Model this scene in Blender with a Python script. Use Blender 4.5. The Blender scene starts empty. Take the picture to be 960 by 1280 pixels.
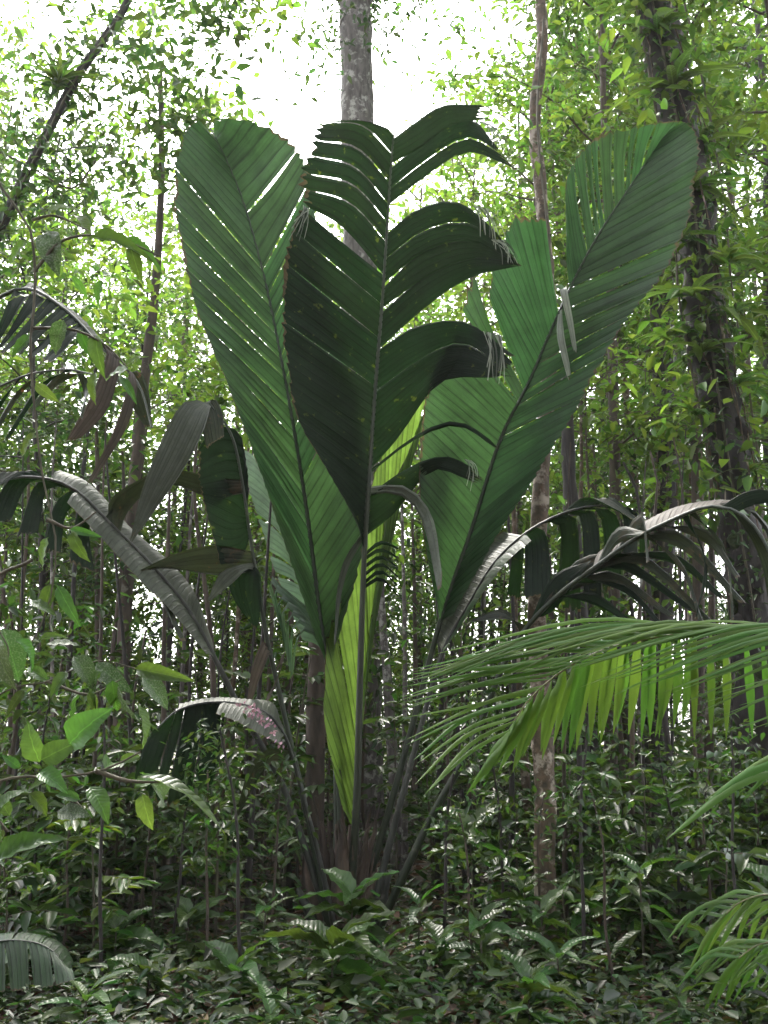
import bpy, math
import numpy as np
from mathutils import Vector, Matrix

# ------------------------------------------------------------------ camera, sky, sun, exposure
sc = bpy.context.scene
COL = sc.collection
FPX = 1256.0                       # focal length in photograph pixels (960 x 1280)
PITCH = math.radians(12.0)
EYE = 1.6
cam_d = bpy.data.cameras.new('camera')
cam = bpy.data.objects.new('camera', cam_d)
COL.objects.link(cam)
cam.location = (0, 0, EYE)
cam.rotation_euler = (math.radians(90) + PITCH, 0, 0)
cam_d.sensor_fit = 'VERTICAL'
cam_d.angle = 2 * math.atan(640.0 / FPX)
cam_d.clip_start = 0.05
cam_d.clip_end = 2000
sc.camera = cam

SUN_EL, SUN_AZ = math.radians(52), math.radians(-14)      # azimuth from +Y towards +X
w = bpy.data.worlds.new('World')
sc.world = w
w.use_nodes = True
nt = w.node_tree
bg = nt.nodes['Background']
sky = nt.nodes.new('ShaderNodeTexSky')
sky.sky_type = 'NISHITA'
sky.sun_disc = False
sky.sun_elevation = SUN_EL
sky.sun_rotation = SUN_AZ
sky.air_density = 1.0
sky.dust_density = 4.0
hs = nt.nodes.new('ShaderNodeHueSaturation')               # overcast: cloud takes the blue out of the sky
hs.inputs['Saturation'].default_value = 0.22
nt.links.new(sky.outputs[0], hs.inputs['Color'])
nt.links.new(hs.outputs[0], bg.inputs['Color'])
bg.inputs['Strength'].default_value = 0.15

sd = bpy.data.lights.new('sun', 'SUN')
sd.energy = 1.5
sd.angle = math.radians(12)
sd.color = (1.0, 0.95, 0.86)
sun = bpy.data.objects.new('sun', sd)
COL.objects.link(sun)
to_sun = Vector((math.sin(SUN_AZ) * math.cos(SUN_EL), math.cos(SUN_AZ) * math.cos(SUN_EL), math.sin(SUN_EL)))
sun.rotation_euler = to_sun.to_track_quat('Z', 'Y').to_euler()
sun.location = (0, 0, 40)

vs = sc.view_settings
vs.view_transform = 'Standard'
vs.look = 'None'
vs.gamma = 1
vs.use_curve_mapping = False
vs.exposure = 3.0
cy = sc.cycles
cy.use_denoising = True
cy.max_bounces = 7
cy.diffuse_bounces = 4
cy.glossy_bounces = 2
cy.transmission_bounces = 4
cy.transparent_max_bounces = 4
cy.sample_clamp_indirect = 6
cy.caustics_reflective = False
cy.caustics_refractive = False

rng = np.random.default_rng(11)


# ------------------------------------------------------------------ pixels to places
def at(px, py, Y):
    """The point at distance Y (metres along the ground) seen at photograph pixel (px, py)."""
    u, v = (px - 480.0) / FPX, (640.0 - py) / FPX
    dy = math.cos(PITCH) - v * math.sin(PITCH)
    dz = math.sin(PITCH) + v * math.cos(PITCH)
    k = Y / dy
    return np.array((u * k, Y, EYE + dz * k))


def ground_x(px, Y):
    """x of something standing at distance Y that is seen at column px near eye level."""
    return at(px, 900, Y)[0]


def ray_height(py, Y):
    return at(480, py, Y)[2]


# ------------------------------------------------------------------ mesh helpers
def mesh_np(name, V, F, mat, smooth=False):
    """A mesh from an (n,3) array and a list of equal-sized or mixed faces."""
    me = bpy.data.meshes.new(name)
    V = np.asarray(V, dtype=np.float32)
    if isinstance(F, np.ndarray):
        k = F.shape[1]
        me.vertices.add(len(V))
        me.vertices.foreach_set('co', V.ravel())
        me.loops.add(F.size)
        me.loops.foreach_set('vertex_index', F.astype(np.int32).ravel())
        me.polygons.add(len(F))
        me.polygons.foreach_set('loop_start', np.arange(0, F.size, k, dtype=np.int32))
        me.polygons.foreach_set('loop_total', np.full(len(F), k, dtype=np.int32))
        me.update(calc_edges=True)
        me.validate()
    else:
        me.from_pydata([tuple(map(float, v)) for v in V], [], F)
        me.update()
    if smooth:
        me.polygons.foreach_set('use_smooth', np.ones(len(me.polygons), dtype=bool))
    me.materials.append(mat)
    return me


def link(name, me, parent=None, loc=None, rotz=None):
    o = bpy.data.objects.new(name, me)
    COL.objects.link(o)
    if parent is not None:
        o.parent = parent
    if loc is not None:
        o.location = tuple(map(float, loc))
    if rotz is not None:
        o.rotation_euler = (0, 0, rotz)
    return o


def tag(o, label=None, cat=None, group=None, kind=None):
    if label:
        assert 4 <= len(label.split()) <= 16, label
        o['label'] = label
    if cat:
        o['category'] = cat
    if group:
        o['group'] = group
    if kind:
        o['kind'] = kind
    return o


def thing(name, label, cat, loc=(0, 0, 0), group=None, rotz=None):
    return tag(link(name, None, None, loc, rotz), label, cat, group)


def catmull(P, n):
    """Resample the polyline P (k,d) to n points along a Catmull-Rom curve, even in control index."""
    P = np.asarray(P, float)
    k = len(P)
    if k == 1:
        return np.repeat(P, n, 0)
    Q = np.vstack([2 * P[0] - P[1], P, 2 * P[-1] - P[-2]])
    t = np.linspace(0, k - 1 - 1e-9, n)
    return cat_eval(Q, t)


def cat_eval(Q, t):
    i = np.floor(t).astype(int)
    f = (t - i)
    f = f.reshape(f.shape + (1,) * (Q.ndim - 1))
    a, b, c, d = Q[i], Q[i + 1], Q[i + 2], Q[i + 3]
    return 0.5 * (2 * b + (c - a) * f + (2 * a - 5 * b + 4 * c - d) * f ** 2 + (3 * b - a - 3 * c + d) * f ** 3)


def arc_resample(P, n):
    D = catmull(P, 24 * len(P))
    s = np.r_[0, np.cumsum(np.linalg.norm(np.diff(D, axis=0), axis=1))]
    q = np.linspace(0, s[-1], n)
    return np.stack([np.interp(q, s, D[:, j]) for j in range(D.shape[1])], 1)


def tube_geo(path, radii, nseg=8, rough=0.0, g=None, v0=0):
    """Verts and quad faces of a tapered tube along a path, rings joined, ends capped by a point."""
    path = np.asarray(path, float)
    n = len(path)
    radii = np.asarray(radii, float)
    T = np.gradient(path, axis=0)
    T /= np.linalg.norm(T, axis=1)[:, None] + 1e-9
    ref = np.array((1.0, 0.0, 0.0)) if abs(T[0][0]) < 0.8 else np.array((0, 1.0, 0))
    A = np.cross(T, ref)
    A /= np.linalg.norm(A, axis=1)[:, None] + 1e-9
    B = np.cross(T, A)
    th = np.linspace(0, 2 * math.pi, nseg, endpoint=False)
    V = path[:, None, :] + radii[:, None, None] * (np.cos(th)[None, :, None] * A[:, None, :] + np.sin(th)[None, :, None] * B[:, None, :])
    if rough and g is not None:
        V += rough * radii[:, None, None] * g.normal(size=V.shape)
    V = V.reshape(-1, 3)
    F = []
    i = np.arange(n - 1)[:, None] * nseg
    j = np.arange(nseg)[None, :]
    j2 = (j + 1) % nseg
    F = np.stack([i + j, i + j2, i + nseg + j2, i + nseg + j], -1).reshape(-1, 4)
    return V, F + v0


class Geo:
    """Collects tubes into one mesh."""
    def __init__(self):
        self.V, self.F, self.n = [], [], 0

    def tube(self, path, radii, nseg=8, rough=0.0, g=None):
        V, F = tube_geo(path, radii, nseg, rough, g, self.n)
        self.V.append(V)
        self.F.append(F)
        self.n += len(V)

    def mesh(self, name, mat, smooth=True):
        return mesh_np(name, np.vstack(self.V), np.vstack(self.F), mat, smooth)


def unit(a):
    return a / (np.linalg.norm(a, axis=-1, keepdims=True) + 1e-9)


def leaf_cloud(P, D, N, L, W, fold=0.18, droop=0.12):
    """Six-cornered leaves: base, two shoulders, two hips, tip; folded along the midrib."""
    n = len(P)
    D = unit(D)
    S = unit(np.cross(D, N))
    N = np.cross(S, D)
    L = np.broadcast_to(np.asarray(L, float), (n,))[:, None]
    W = np.broadcast_to(np.asarray(W, float), (n,))[:, None]
    up = N * W * fold
    V = np.stack([P,
                  P + D * L * 0.30 + S * W * 0.5 + up,
                  P + D * L * 0.66 + S * W * 0.40 + up - N * L * droop * 0.4,
                  P + D * L - N * L * droop,
                  P + D * L * 0.66 - S * W * 0.40 + up - N * L * droop * 0.4,
                  P + D * L * 0.30 - S * W * 0.5 + up], 1).reshape(-1, 3)
    b = np.arange(n)[:, None] * 6
    F = np.concatenate([b + np.array([[0, 1, 2, 3]]), b + np.array([[0, 3, 4, 5]])], 0)
    return V, F


# ------------------------------------------------------------------ materials
def leaf_mat(name, col, trans, tfac=0.4, rough=0.38, var=0.5, hue=0.03, spots=None, spot_amt=0.45, island=True, spec=0.3, spot_scale=9.0, vein_shade=0.0, lit_specks=None, brown_ok=True, midrib=False):
    m = bpy.data.materials.new(name)
    m.use_nodes = True
    t = m.node_tree
    N, Lk = t.nodes, t.links
    pr = N['Principled BSDF']
    out = N['Material Output']
    if island:
        src = N.new('ShaderNodeNewGeometry').outputs['Random Per Island']
    else:
        src = N.new('ShaderNodeObjectInfo').outputs['Random']
    mr = N.new('ShaderNodeMapRange')
    mr.inputs['To Min'].default_value = 1 - var
    mr.inputs['To Max'].default_value = 1 + var
    Lk.new(src, mr.inputs['Value'])
    mh = N.new('ShaderNodeMath')
    mh.operation = 'MULTIPLY_ADD'
    mul = N.new('ShaderNodeMath')
    mul.operation = 'FRACT'
    m7 = N.new('ShaderNodeMath')
    m7.operation = 'MULTIPLY'
    m7.inputs[1].default_value = 7.31
    Lk.new(src, m7.inputs[0])
    Lk.new(m7.outputs[0], mul.inputs[0])
    Lk.new(mul.outputs[0], mh.inputs[0])
    mh.inputs[1].default_value = 2 * hue
    mh.inputs[2].default_value = 0.5 - hue

    def colour(c):
        h = N.new('ShaderNodeHueSaturation')
        h.inputs['Color'].default_value = (*c, 1)
        Lk.new(mh.outputs[0], h.inputs['Hue'])
        Lk.new(mr.outputs[0], h.inputs['Value'])
        return h.outputs[0]
    base, tr = colour(col), colour(trans)
    if vein_shade:
        # fold shading painted in: each pleat its own tone, a dark thick vein on every fold, fibres along it
        uv = N.new('ShaderNodeUVMap')
        uv.uv_map = 'pleats'
        sx = N.new('ShaderNodeSeparateXYZ')
        Lk.new(uv.outputs[0], sx.inputs[0])

        def mth(op, a, b=None, c=None):
            n_ = N.new('ShaderNodeMath')
            n_.operation = op
            for q_, v_ in enumerate((a, b, c)):
                if v_ is None:
                    continue
                if isinstance(v_, (int, float)):
                    n_.inputs[q_].default_value = v_
                else:
                    Lk.new(v_, n_.inputs[q_])
            return n_.outputs[0]
        fr_ = mth('FRACT', sx.outputs['X'])
        tri = mth('ABSOLUTE', mth('SUBTRACT', fr_, 0.5))                 # 0 on the rib, 0.5 between
        vein = mth('POWER', mth('SUBTRACT', 1.0, mth('MULTIPLY', tri, 2.0)), 5.0)
        wn = N.new('ShaderNodeTexWhiteNoise')
        wn.noise_dimensions = '1D'
        Lk.new(mth('FLOOR', mth('ADD', sx.outputs['X'], 0.5)), wn.inputs['W'])
        cb_ = N.new('ShaderNodeCombineXYZ')
        Lk.new(mth('MULTIPLY', sx.outputs['X'], 6.0), cb_.inputs[0])
        Lk.new(mth('MULTIPLY', sx.outputs['Y'], 3.0), cb_.inputs[1])
        fb = N.new('ShaderNodeTexNoise')
        fb.inputs['Scale'].default_value = 1.0
        fb.inputs['Detail'].default_value = 5
        Lk.new(cb_.outputs[0], fb.inputs['Vector'])
        tone = mth('ADD', mth('MULTIPLY', wn.outputs['Value'], 0.35 * vein_shade), mth('MULTIPLY', fb.outputs['Fac'], 0.9 * vein_shade))
        tone = mth('SUBTRACT', mth('ADD', tone, 1.0 - 0.62 * vein_shade), mth('MULTIPLY', vein, 0.55 * vein_shade))

        tcb = N.new('ShaderNodeTexCoord')
        bl = N.new('ShaderNodeTexNoise')
        bl.inputs['Scale'].default_value = 4.0
        bl.inputs['Detail'].default_value = 6
        bl.inputs['Roughness'].default_value = 0.65
        Lk.new(tcb.outputs['Object'], bl.inputs['Vector'])
        tone = mth('MULTIPLY', tone, mth('MULTIPLY_ADD', bl.outputs['Fac'], 1.5, 0.25))
        brown = mth('GREATER_THAN', mth('ADD', sx.outputs['Y'], mth('MULTIPLY', bl.outputs['Fac'], 0.16)), 1.065)

        def shade(c):
            if brown_ok:
                bm = N.new('ShaderNodeMix')
                bm.data_type = 'RGBA'
                Lk.new(brown, bm.inputs['Factor'])
                Lk.new(c, bm.inputs['A'])
                bm.inputs['B'].default_value = (0.07, 0.05, 0.025, 1)
                c = bm.outputs['Result']
            v_ = N.new('ShaderNodeVectorMath')
            v_.operation = 'SCALE'
            Lk.new(c, v_.inputs[0])
            Lk.new(tone, v_.inputs['Scale'])
            return v_.outputs[0]
        base, tr = shade(base), shade(tr)
        bp = N.new('ShaderNodeBump')
        bp.inputs['Strength'].default_value = 0.5
        bp.inputs['Distance'].default_value = 0.01
        Lk.new(tone, bp.inputs['Height'])
        Lk.new(bp.outputs[0], pr.inputs['Normal'])
        if lit_specks is not None:  # bright specks of light painted into the translucent colour, blade stays whole
            tc2 = N.new('ShaderNodeTexCoord')
            hn = N.new('ShaderNodeTexNoise')
            hn.inputs['Scale'].default_value = 16
            hn.inputs['Detail'].default_value = 3
            Lk.new(tc2.outputs['Object'], hn.inputs['Vector'])
            hr = N.new('ShaderNodeValToRGB')
            hr.color_ramp.elements[0].position, hr.color_ramp.elements[1].position = 0.66, 0.72
            Lk.new(hn.outputs['Fac'], hr.inputs['Fac'])
            hm = N.new('ShaderNodeMix')
            hm.data_type = 'RGBA'
            Lk.new(hr.outputs[0], hm.inputs['Factor'])
            Lk.new(tr, hm.inputs['A'])
            hm.inputs['B'].default_value = (*lit_specks, 1)
            tr = hm.outputs['Result']
    if midrib:
        tm = N.new('ShaderNodeTexCoord')
        sm_ = N.new('ShaderNodeSeparateXYZ')
        Lk.new(tm.outputs['Object'], sm_.inputs[0])

        def mt2(op, a, b=None, c=None):
            n_ = N.new('ShaderNodeMath')
            n_.operation = op
            for q_, v_ in enumerate((a, b, c)):
                if v_ is None:
                    continue
                if isinstance(v_, (int, float)):
                    n_.inputs[q_].default_value = v_
                else:
                    Lk.new(v_, n_.inputs[q_])
            return n_.outputs[0]
        ay = mt2('ABSOLUTE', sm_.outputs['Y'])
        rib = mt2('LESS_THAN', ay, 0.010)
        lat = mt2('POWER', mt2('ABSOLUTE', mt2('SINE', mt2('SUBTRACT', mt2('MULTIPLY', sm_.outputs['X'], 34.0), mt2('MULTIPLY', ay, 30.0)))), 0.35)
        nb_ = N.new('ShaderNodeTexNoise')
        nb_.inputs['Scale'].default_value = 5.0
        nb_.inputs['Detail'].default_value = 7
        Lk.new(tm.outputs['Object'], nb_.inputs['Vector'])
        tn = mt2('ADD', mt2('MULTIPLY_ADD', lat, 0.14, 0.44), mt2('MULTIPLY', nb_.outputs['Fac'], 0.85))
        tn = mt2('ADD', tn, mt2('MULTIPLY', rib, 0.6))

        def sh2(c):
            v_ = N.new('ShaderNodeVectorMath')
            v_.operation = 'SCALE'
            Lk.new(c, v_.inputs[0])
            Lk.new(tn, v_.inputs['Scale'])
            return v_.outputs[0]
        base, tr = sh2(base), sh2(tr)
        bp2 = N.new('ShaderNodeBump')
        bp2.inputs['Strength'].default_value = 0.22
        bp2.inputs['Distance'].default_value = 0.02
        Lk.new(lat, bp2.inputs['Height'])
        Lk.new(bp2.outputs[0], pr.inputs['Normal'])
    if spots is not None:
        tc = N.new('ShaderNodeTexCoord')
        nz = N.new('ShaderNodeTexNoise')
        nz.inputs['Scale'].default_value = spot_scale
        nz.inputs['Detail'].default_value = 8
        nz.inputs['Roughness'].default_value = 0.7
        Lk.new(tc.outputs['Object'], nz.inputs['Vector'])
        cr = N.new('ShaderNodeValToRGB')
        cr.color_ramp.elements[0].position = 1 - spot_amt
        cr.color_ramp.elements[1].position = min(1.0, 1.16 - spot_amt)
        Lk.new(nz.outputs['Fac'], cr.inputs['Fac'])
        mx = N.new('ShaderNodeMix')
        mx.data_type = 'RGBA'
        Lk.new(cr.outputs[0], mx.inputs['Factor'])
        Lk.new(base, mx.inputs['A'])
        mx.inputs['B'].default_value = (*spots, 1)
        base = mx.outputs['Result']
    Lk.new(base, pr.inputs['Base Color'])
    pr.inputs['Roughness'].default_value = rough
    pr.inputs['Specular IOR Level'].default_value = spec
    tl = N.new('ShaderNodeBsdfTranslucent')
    Lk.new(tr, tl.inputs['Color'])
    ms = N.new('ShaderNodeMixShader')
    ms.inputs['Fac'].default_value = tfac
    Lk.new(pr.outputs[0], ms.inputs[1])
    Lk.new(tl.outputs[0], ms.inputs[2])
    Lk.new(ms.outputs[0], out.inputs['Surface'])
    return m


def bark_mat(name, dark, mid, pale, pale_amt=0.38, scale=6.0, stretch=0.25, bump=0.5, rough=0.85):
    m = bpy.data.materials.new(name)
    m.use_nodes = True
    N, Lk = m.node_tree.nodes, m.node_tree.links
    pr = N['Principled BSDF']
    tc = N.new('ShaderNodeTexCoord')
    mp = N.new('ShaderNodeMapping')
    mp.inputs['Scale'].default_value = (1, 1, stretch)
    Lk.new(tc.outputs['Object'], mp.inputs['Vector'])
    n1 = N.new('ShaderNodeTexNoise')
    n1.inputs['Scale'].default_value = scale * 3
    n1.inputs['Detail'].default_value = 8
    Lk.new(mp.outputs[0], n1.inputs['Vector'])
    c1 = N.new('ShaderNodeValToRGB')
    c1.color_ramp.elements[0].position, c1.color_ramp.elements[1].position = 0.35, 0.65
    c1.color_ramp.elements[0].color = (*dark, 1)
    c1.color_ramp.elements[1].color = (*mid, 1)
    Lk.new(n1.outputs['Fac'], c1.inputs['Fac'])
    n2 = N.new('ShaderNodeTexNoise')
    n2.inputs['Scale'].default_value = scale
    n2.inputs['Detail'].default_value = 6
    n2.inputs['Roughness'].default_value = 0.65
    Lk.new(tc.outputs['Object'], n2.inputs['Vector'])
    c2 = N.new('ShaderNodeValToRGB')
    c2.color_ramp.elements[0].position, c2.color_ramp.elements[1].position = 1 - pale_amt, 1.08 - pale_amt
    Lk.new(n2.outputs['Fac'], c2.inputs['Fac'])
    mx = N.new('ShaderNodeMix')
    mx.data_type = 'RGBA'
    Lk.new(c2.outputs[0], mx.inputs['Factor'])
    Lk.new(c1.outputs[0], mx.inputs['A'])
    mx.inputs['B'].default_value = (*pale, 1)
    Lk.new(mx.outputs['Result'], pr.inputs['Base Color'])
    pr.inputs['Roughness'].default_value = rough
    bp = N.new('ShaderNodeBump')
    bp.inputs['Strength'].default_value = bump
    bp.inputs['Distance'].default_value = 0.03
    Lk.new(n1.outputs['Fac'], bp.inputs['Height'])
    Lk.new(bp.outputs[0], pr.inputs['Normal'])
    return m


M = {}
M['crown'] = leaf_mat('crown_leaves', (0.034, 0.070, 0.016), (0.085, 0.165, 0.022), 0.48, 0.4, 0.55, 0.025)
M['crown_light'] = leaf_mat('light_crown_leaves', (0.044, 0.090, 0.018), (0.14, 0.245, 0.025), 0.53, 0.4, 0.5, 0.025)
M['crown_dark'] = leaf_mat('dark_crown_leaves', (0.026, 0.054, 0.015), (0.055, 0.11, 0.018), 0.4, 0.35, 0.45, 0.03)
M['under'] = leaf_mat('understory_leaves', (0.028, 0.058, 0.014), (0.06, 0.12, 0.015), 0.38, 0.36, 0.65, 0.03)
M['under_light'] = leaf_mat('light_understory_leaves', (0.05, 0.10, 0.016), (0.13, 0.23, 0.016), 0.45, 0.38, 0.45, 0.04)
M['cover'] = leaf_mat('ground_cover_leaves', (0.024, 0.046, 0.013), (0.05, 0.095, 0.014), 0.33, 0.42, 0.75, 0.05)
M['litter'] = leaf_mat('dead_leaves', (0.12, 0.075, 0.045), (0.1, 0.05, 0.02), 0.15, 0.6, 0.5, 0.04)
M['big_leaf'] = leaf_mat('broad_leaf', (0.036, 0.075, 0.018), (0.08, 0.16, 0.016), 0.38, 0.34, 0.35, 0.03, island=False, midrib=True)
M['bright_leaf'] = leaf_mat('bright_broad_leaf', (0.045, 0.095, 0.022), (0.08, 0.16, 0.02), 0.4, 0.35, 0.25, 0.025, island=False, midrib=True)
M['old_leaf'] = leaf_mat('old_mottled_leaf', (0.07, 0.10, 0.05), (0.06, 0.12, 0.02), 0.25, 0.45, 0.3, 0.02, spots=(0.30, 0.30, 0.26), spot_amt=0.5, island=False, spot_scale=30, midrib=True)
M['strap'] = leaf_mat('strap_leaf', (0.05, 0.095, 0.025), (0.10, 0.18, 0.025), 0.4, 0.35, 0.3, 0.03, island=False, midrib=True)
M['feather'] = leaf_mat('feather_leaflet', (0.072, 0.145, 0.024), (0.115, 0.24, 0.024), 0.42, 0.45, 0.2, 0.02, island=False, spec=0.3)
M['palm'] = leaf_mat('palm_blade', (0.025, 0.052, 0.021), (0.036, 0.094, 0.025), 0.41, 0.45, 0.12, 0.012, island=False, spec=0.35, spots=(0.045, 0.075, 0.03), spot_amt=0.42, spot_scale=2.5, vein_shade=1.0)
M['palm_shaded'] = leaf_mat('shaded_palm_blade', (0.005, 0.011, 0.0055), (0.012, 0.036, 0.007), 0.25, 0.6, 0.10, 0.01, island=False, spec=0.14, vein_shade=0.9, lit_specks=(0.16, 0.22, 0.02))  # weak front light put into the colour: darker copy of the blade
M['palm_young'] = leaf_mat('young_palm_blade', (0.11, 0.185, 0.04), (0.14, 0.24, 0.035), 0.45, 0.45, 0.10, 0.01, island=False, vein_shade=1.1)
M['palm_pale'] = leaf_mat('pale_palm_blade', (0.07, 0.11, 0.068), (0.075, 0.15, 0.06), 0.4, 0.4, 0.1, 0.01, island=False, vein_shade=0.8)
M['palm_old'] = leaf_mat('old_palm_blade', (0.017, 0.024, 0.012), (0.03, 0.045, 0.010), 0.2, 0.45, 0.15, 0.02, spots=(0.07, 0.045, 0.025), spot_amt=0.47, island=False, spot_scale=5, vein_shade=1.0, lit_specks=(0.25, 0.09, 0.02))
M['palm_grey'] = leaf_mat('grey_palm_blade', (0.078, 0.086, 0.066), (0.04, 0.05, 0.03), 0.12, 0.55, 0.12, 0.01, spots=(0.055, 0.062, 0.042), spot_amt=0.52, island=False, spot_scale=14, vein_shade=0.9)
M['bleached'] = leaf_mat('bleached_palm_blade', (0.30, 0.32, 0.27), (0.2, 0.22, 0.16), 0.25, 0.6, 0.15, 0.01, island=False, vein_shade=0.9)
M['dead_palm'] = leaf_mat('dead_palm_blade', (0.085, 0.066, 0.055), (0.06, 0.042, 0.03), 0.2, 0.6, 0.2, 0.01, spots=(0.065, 0.05, 0.04), spot_amt=0.5, island=False, spot_scale=12, vein_shade=1.0)
M['petiole'] = bark_mat('petiole_skin', (0.012, 0.018, 0.010), (0.028, 0.036, 0.02), (0.07, 0.07, 0.05), 0.36, 8, 0.1, 0.2, 0.45)
M['rachis_dark'] = bark_mat('dark_rachis_skin', (0.015, 0.02, 0.012), (0.03, 0.035, 0.02), (0.06, 0.05, 0.03), 0.35, 8, 0.2, 0.2, 0.5)
M['petiole_grey'] = bark_mat('grey_petiole_skin', (0.022, 0.022, 0.02), (0.05, 0.05, 0.045), (0.11, 0.10, 0.09), 0.4, 8, 0.1, 0.3, 0.5)
M['feather_rachis'] = bark_mat('feather_rachis_skin', (0.10, 0.11, 0.03), (0.16, 0.14, 0.05), (0.22, 0.14, 0.07), 0.4, 10, 0.3, 0.1, 0.4)
M['sheath'] = bark_mat('palm_sheath', (0.030, 0.022, 0.018), (0.09, 0.06, 0.045), (0.13, 0.09, 0.07), 0.4, 5, 0.08, 0.9)
M['bark'] = bark_mat('brown_bark', (0.036, 0.026, 0.021), (0.085, 0.06, 0.046), (0.18, 0.16, 0.14), 0.38, 5)
M['bark_pale'] = bark_mat('pale_bark', (0.055, 0.045, 0.042), (0.13, 0.11, 0.105), (0.30, 0.28, 0.26), 0.47, 7)
M['bark_mottled'] = bark_mat('mottled_bark', (0.04, 0.03, 0.018), (0.10, 0.062, 0.04), (0.27, 0.22, 0.18), 0.47, 7, 0.8)
M['bark_dark'] = bark_mat('dark_bark', (0.015, 0.012, 0.012), (0.04, 0.032, 0.03), (0.10, 0.08, 0.075), 0.36, 5)
M['moss'] = bark_mat('moss', (0.02, 0.03, 0.012), (0.05, 0.07, 0.025), (0.09, 0.10, 0.05), 0.4, 9, 1.0, 1.0, 1.0)
M['twig'] = bark_mat('twig_bark', (0.05, 0.042, 0.03), (0.10, 0.085, 0.06), (0.16, 0.14, 0.1), 0.35, 9)
M['soil'] = bark_mat('forest_soil', (0.030, 0.022, 0.015), (0.07, 0.05, 0.034), (0.11, 0.075, 0.045), 0.42, 3.5, 1.0, 0.8, 0.95)
M['petal'] = leaf_mat('petal', (0.42, 0.25, 0.32), (0.3, 0.15, 0.2), 0.2, 0.5, 0.4, 0.03)

# ------------------------------------------------------------------ ground
def ground():
    n = 91
    ax = np.sign(np.linspace(-1, 1, n)) * np.abs(np.linspace(-1, 1, n)) ** 3 * 600
    X, Yy = np.meshgrid(ax, ax + 10, indexing='ij')
    near = np.exp(-((X / 40) ** 2 + ((Yy - 10) / 40) ** 2))
    Z = near * (0.05 * np.sin(X * 1.3 + 0.5 * Yy) + 0.04 * np.cos(Yy * 1.7 - X * 0.6)) - 0.02
    V = np.stack([X, Yy, Z], -1).reshape(-1, 3)
    i, j = np.meshgrid(np.arange(n - 1), np.arange(n - 1), indexing='ij')
    a = (i * n + j).ravel()
    F = np.stack([a, a + n, a + n + 1, a + 1], 1)
    o = link('ground', mesh_np('ground', V, F, M['soil'], True))
    tag(o, 'brown leaf-strewn soil of the forest floor', None, None, 'structure')


ground()


# ------------------------------------------------------------------ background trees
def tree_meshes(H, r0, cb, spread, nleaf, leafL, seed, bark, leaf, nb=None, tall=False):
    g = np.random.default_rng(seed)
    z = np.linspace(0, 1, 12)
    bend = g.normal(size=2) * 0.02 * H
    wob = g.normal(size=2) * 0.012 * H
    path = np.stack([bend[0] * z ** 2 + wob[0] * np.sin(z * 6), bend[1] * z ** 2 + wob[1] * np.sin(z * 5 + 1), z * H - 0.1], 1)
    geo = Geo()
    geo.tube(path, r0 * (1 - 0.75 * z ** 1.2) * (1 + 0.5 * np.exp(-z * 25)), 8, 0.05, g)
    nb = nb or int(9 + H * 0.9)
    clumps = []
    for b in range(nb):
        f = cb + (0.98 - cb) * (b + g.random()) / nb
        i = f * 11
        p0 = np.array([np.interp(i, np.arange(12), path[:, k]) for k in range(3)])
        a = b * 2.4 + g.normal() * 0.5
        ff = (f - cb) / (1 - cb)
        ln = spread * (0.55 + 0.45 * math.sin(math.pi * (0.25 + 0.7 * ff))) * (0.6 + 0.6 * g.random())
        up = 0.15 + 0.6 * ff + 0.2 * g.random()
        d = np.array([math.cos(a), math.sin(a), up])
        s = np.linspace(0, 1, 5)[:, None]
        bp = p0 + d * ln * s + np.array([0, 0, -0.25 * ln]) * s ** 2 + g.normal(size=(5, 3)) * 0.04 * ln * s
        geo.tube(bp, np.linspace(r0 * 0.26, 0.006, 5), 4)
        for q in range(int(4 + ln * 3)):
            ft = 0.3 + 0.7 * g.random()
            c0 = np.array([np.interp(ft * 4, np.arange(5), bp[:, k]) for k in range(3)])
            tw = unit(g.normal(size=3) + d * 0.6) * (0.25 + 0.4 * g.random()) * min(1.2, ln)
            tw[2] *= 0.6
            geo.tube(np.stack([c0, c0 + tw * 0.5 + [0, 0, 0.03], c0 + tw]), [0.008, 0.006, 0.003], 3)
            clumps.append((c0 + tw * 0.55, 0.14 + 0.12 * g.random()))
            clumps.append((c0 + tw, 0.16 + 0.18 * g.random()))
    C = np.array([c[0] for c in clumps])
    Rr = np.array([c[1] for c in clumps])
    w_ = Rr ** 2 * (0.06 + g.random(len(C)) ** 3)
    idx = g.choice(len(C), nleaf, p=w_ / w_.sum())
    P = C[idx] + g.normal(size=(nleaf, 3)) * Rr[idx][:, None] * np.array([1, 1, 0.6])
    D = g.normal(size=(nleaf, 3)) * [1, 1, 0.45] + (0, 0, -0.35)
    Nn = g.normal(size=(nleaf, 3)) * 0.45 + (0, 0, 1.0)
    Ls = leafL * (0.5 + 1.1 * g.random(nleaf) ** 1.6)
    V, F = leaf_cloud(P, D, Nn, Ls, Ls * (0.40 + 0.15 * g.random(nleaf)))
    return geo.mesh('trunk', M[bark]), mesh_np('crown', V, F, M[leaf])


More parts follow.
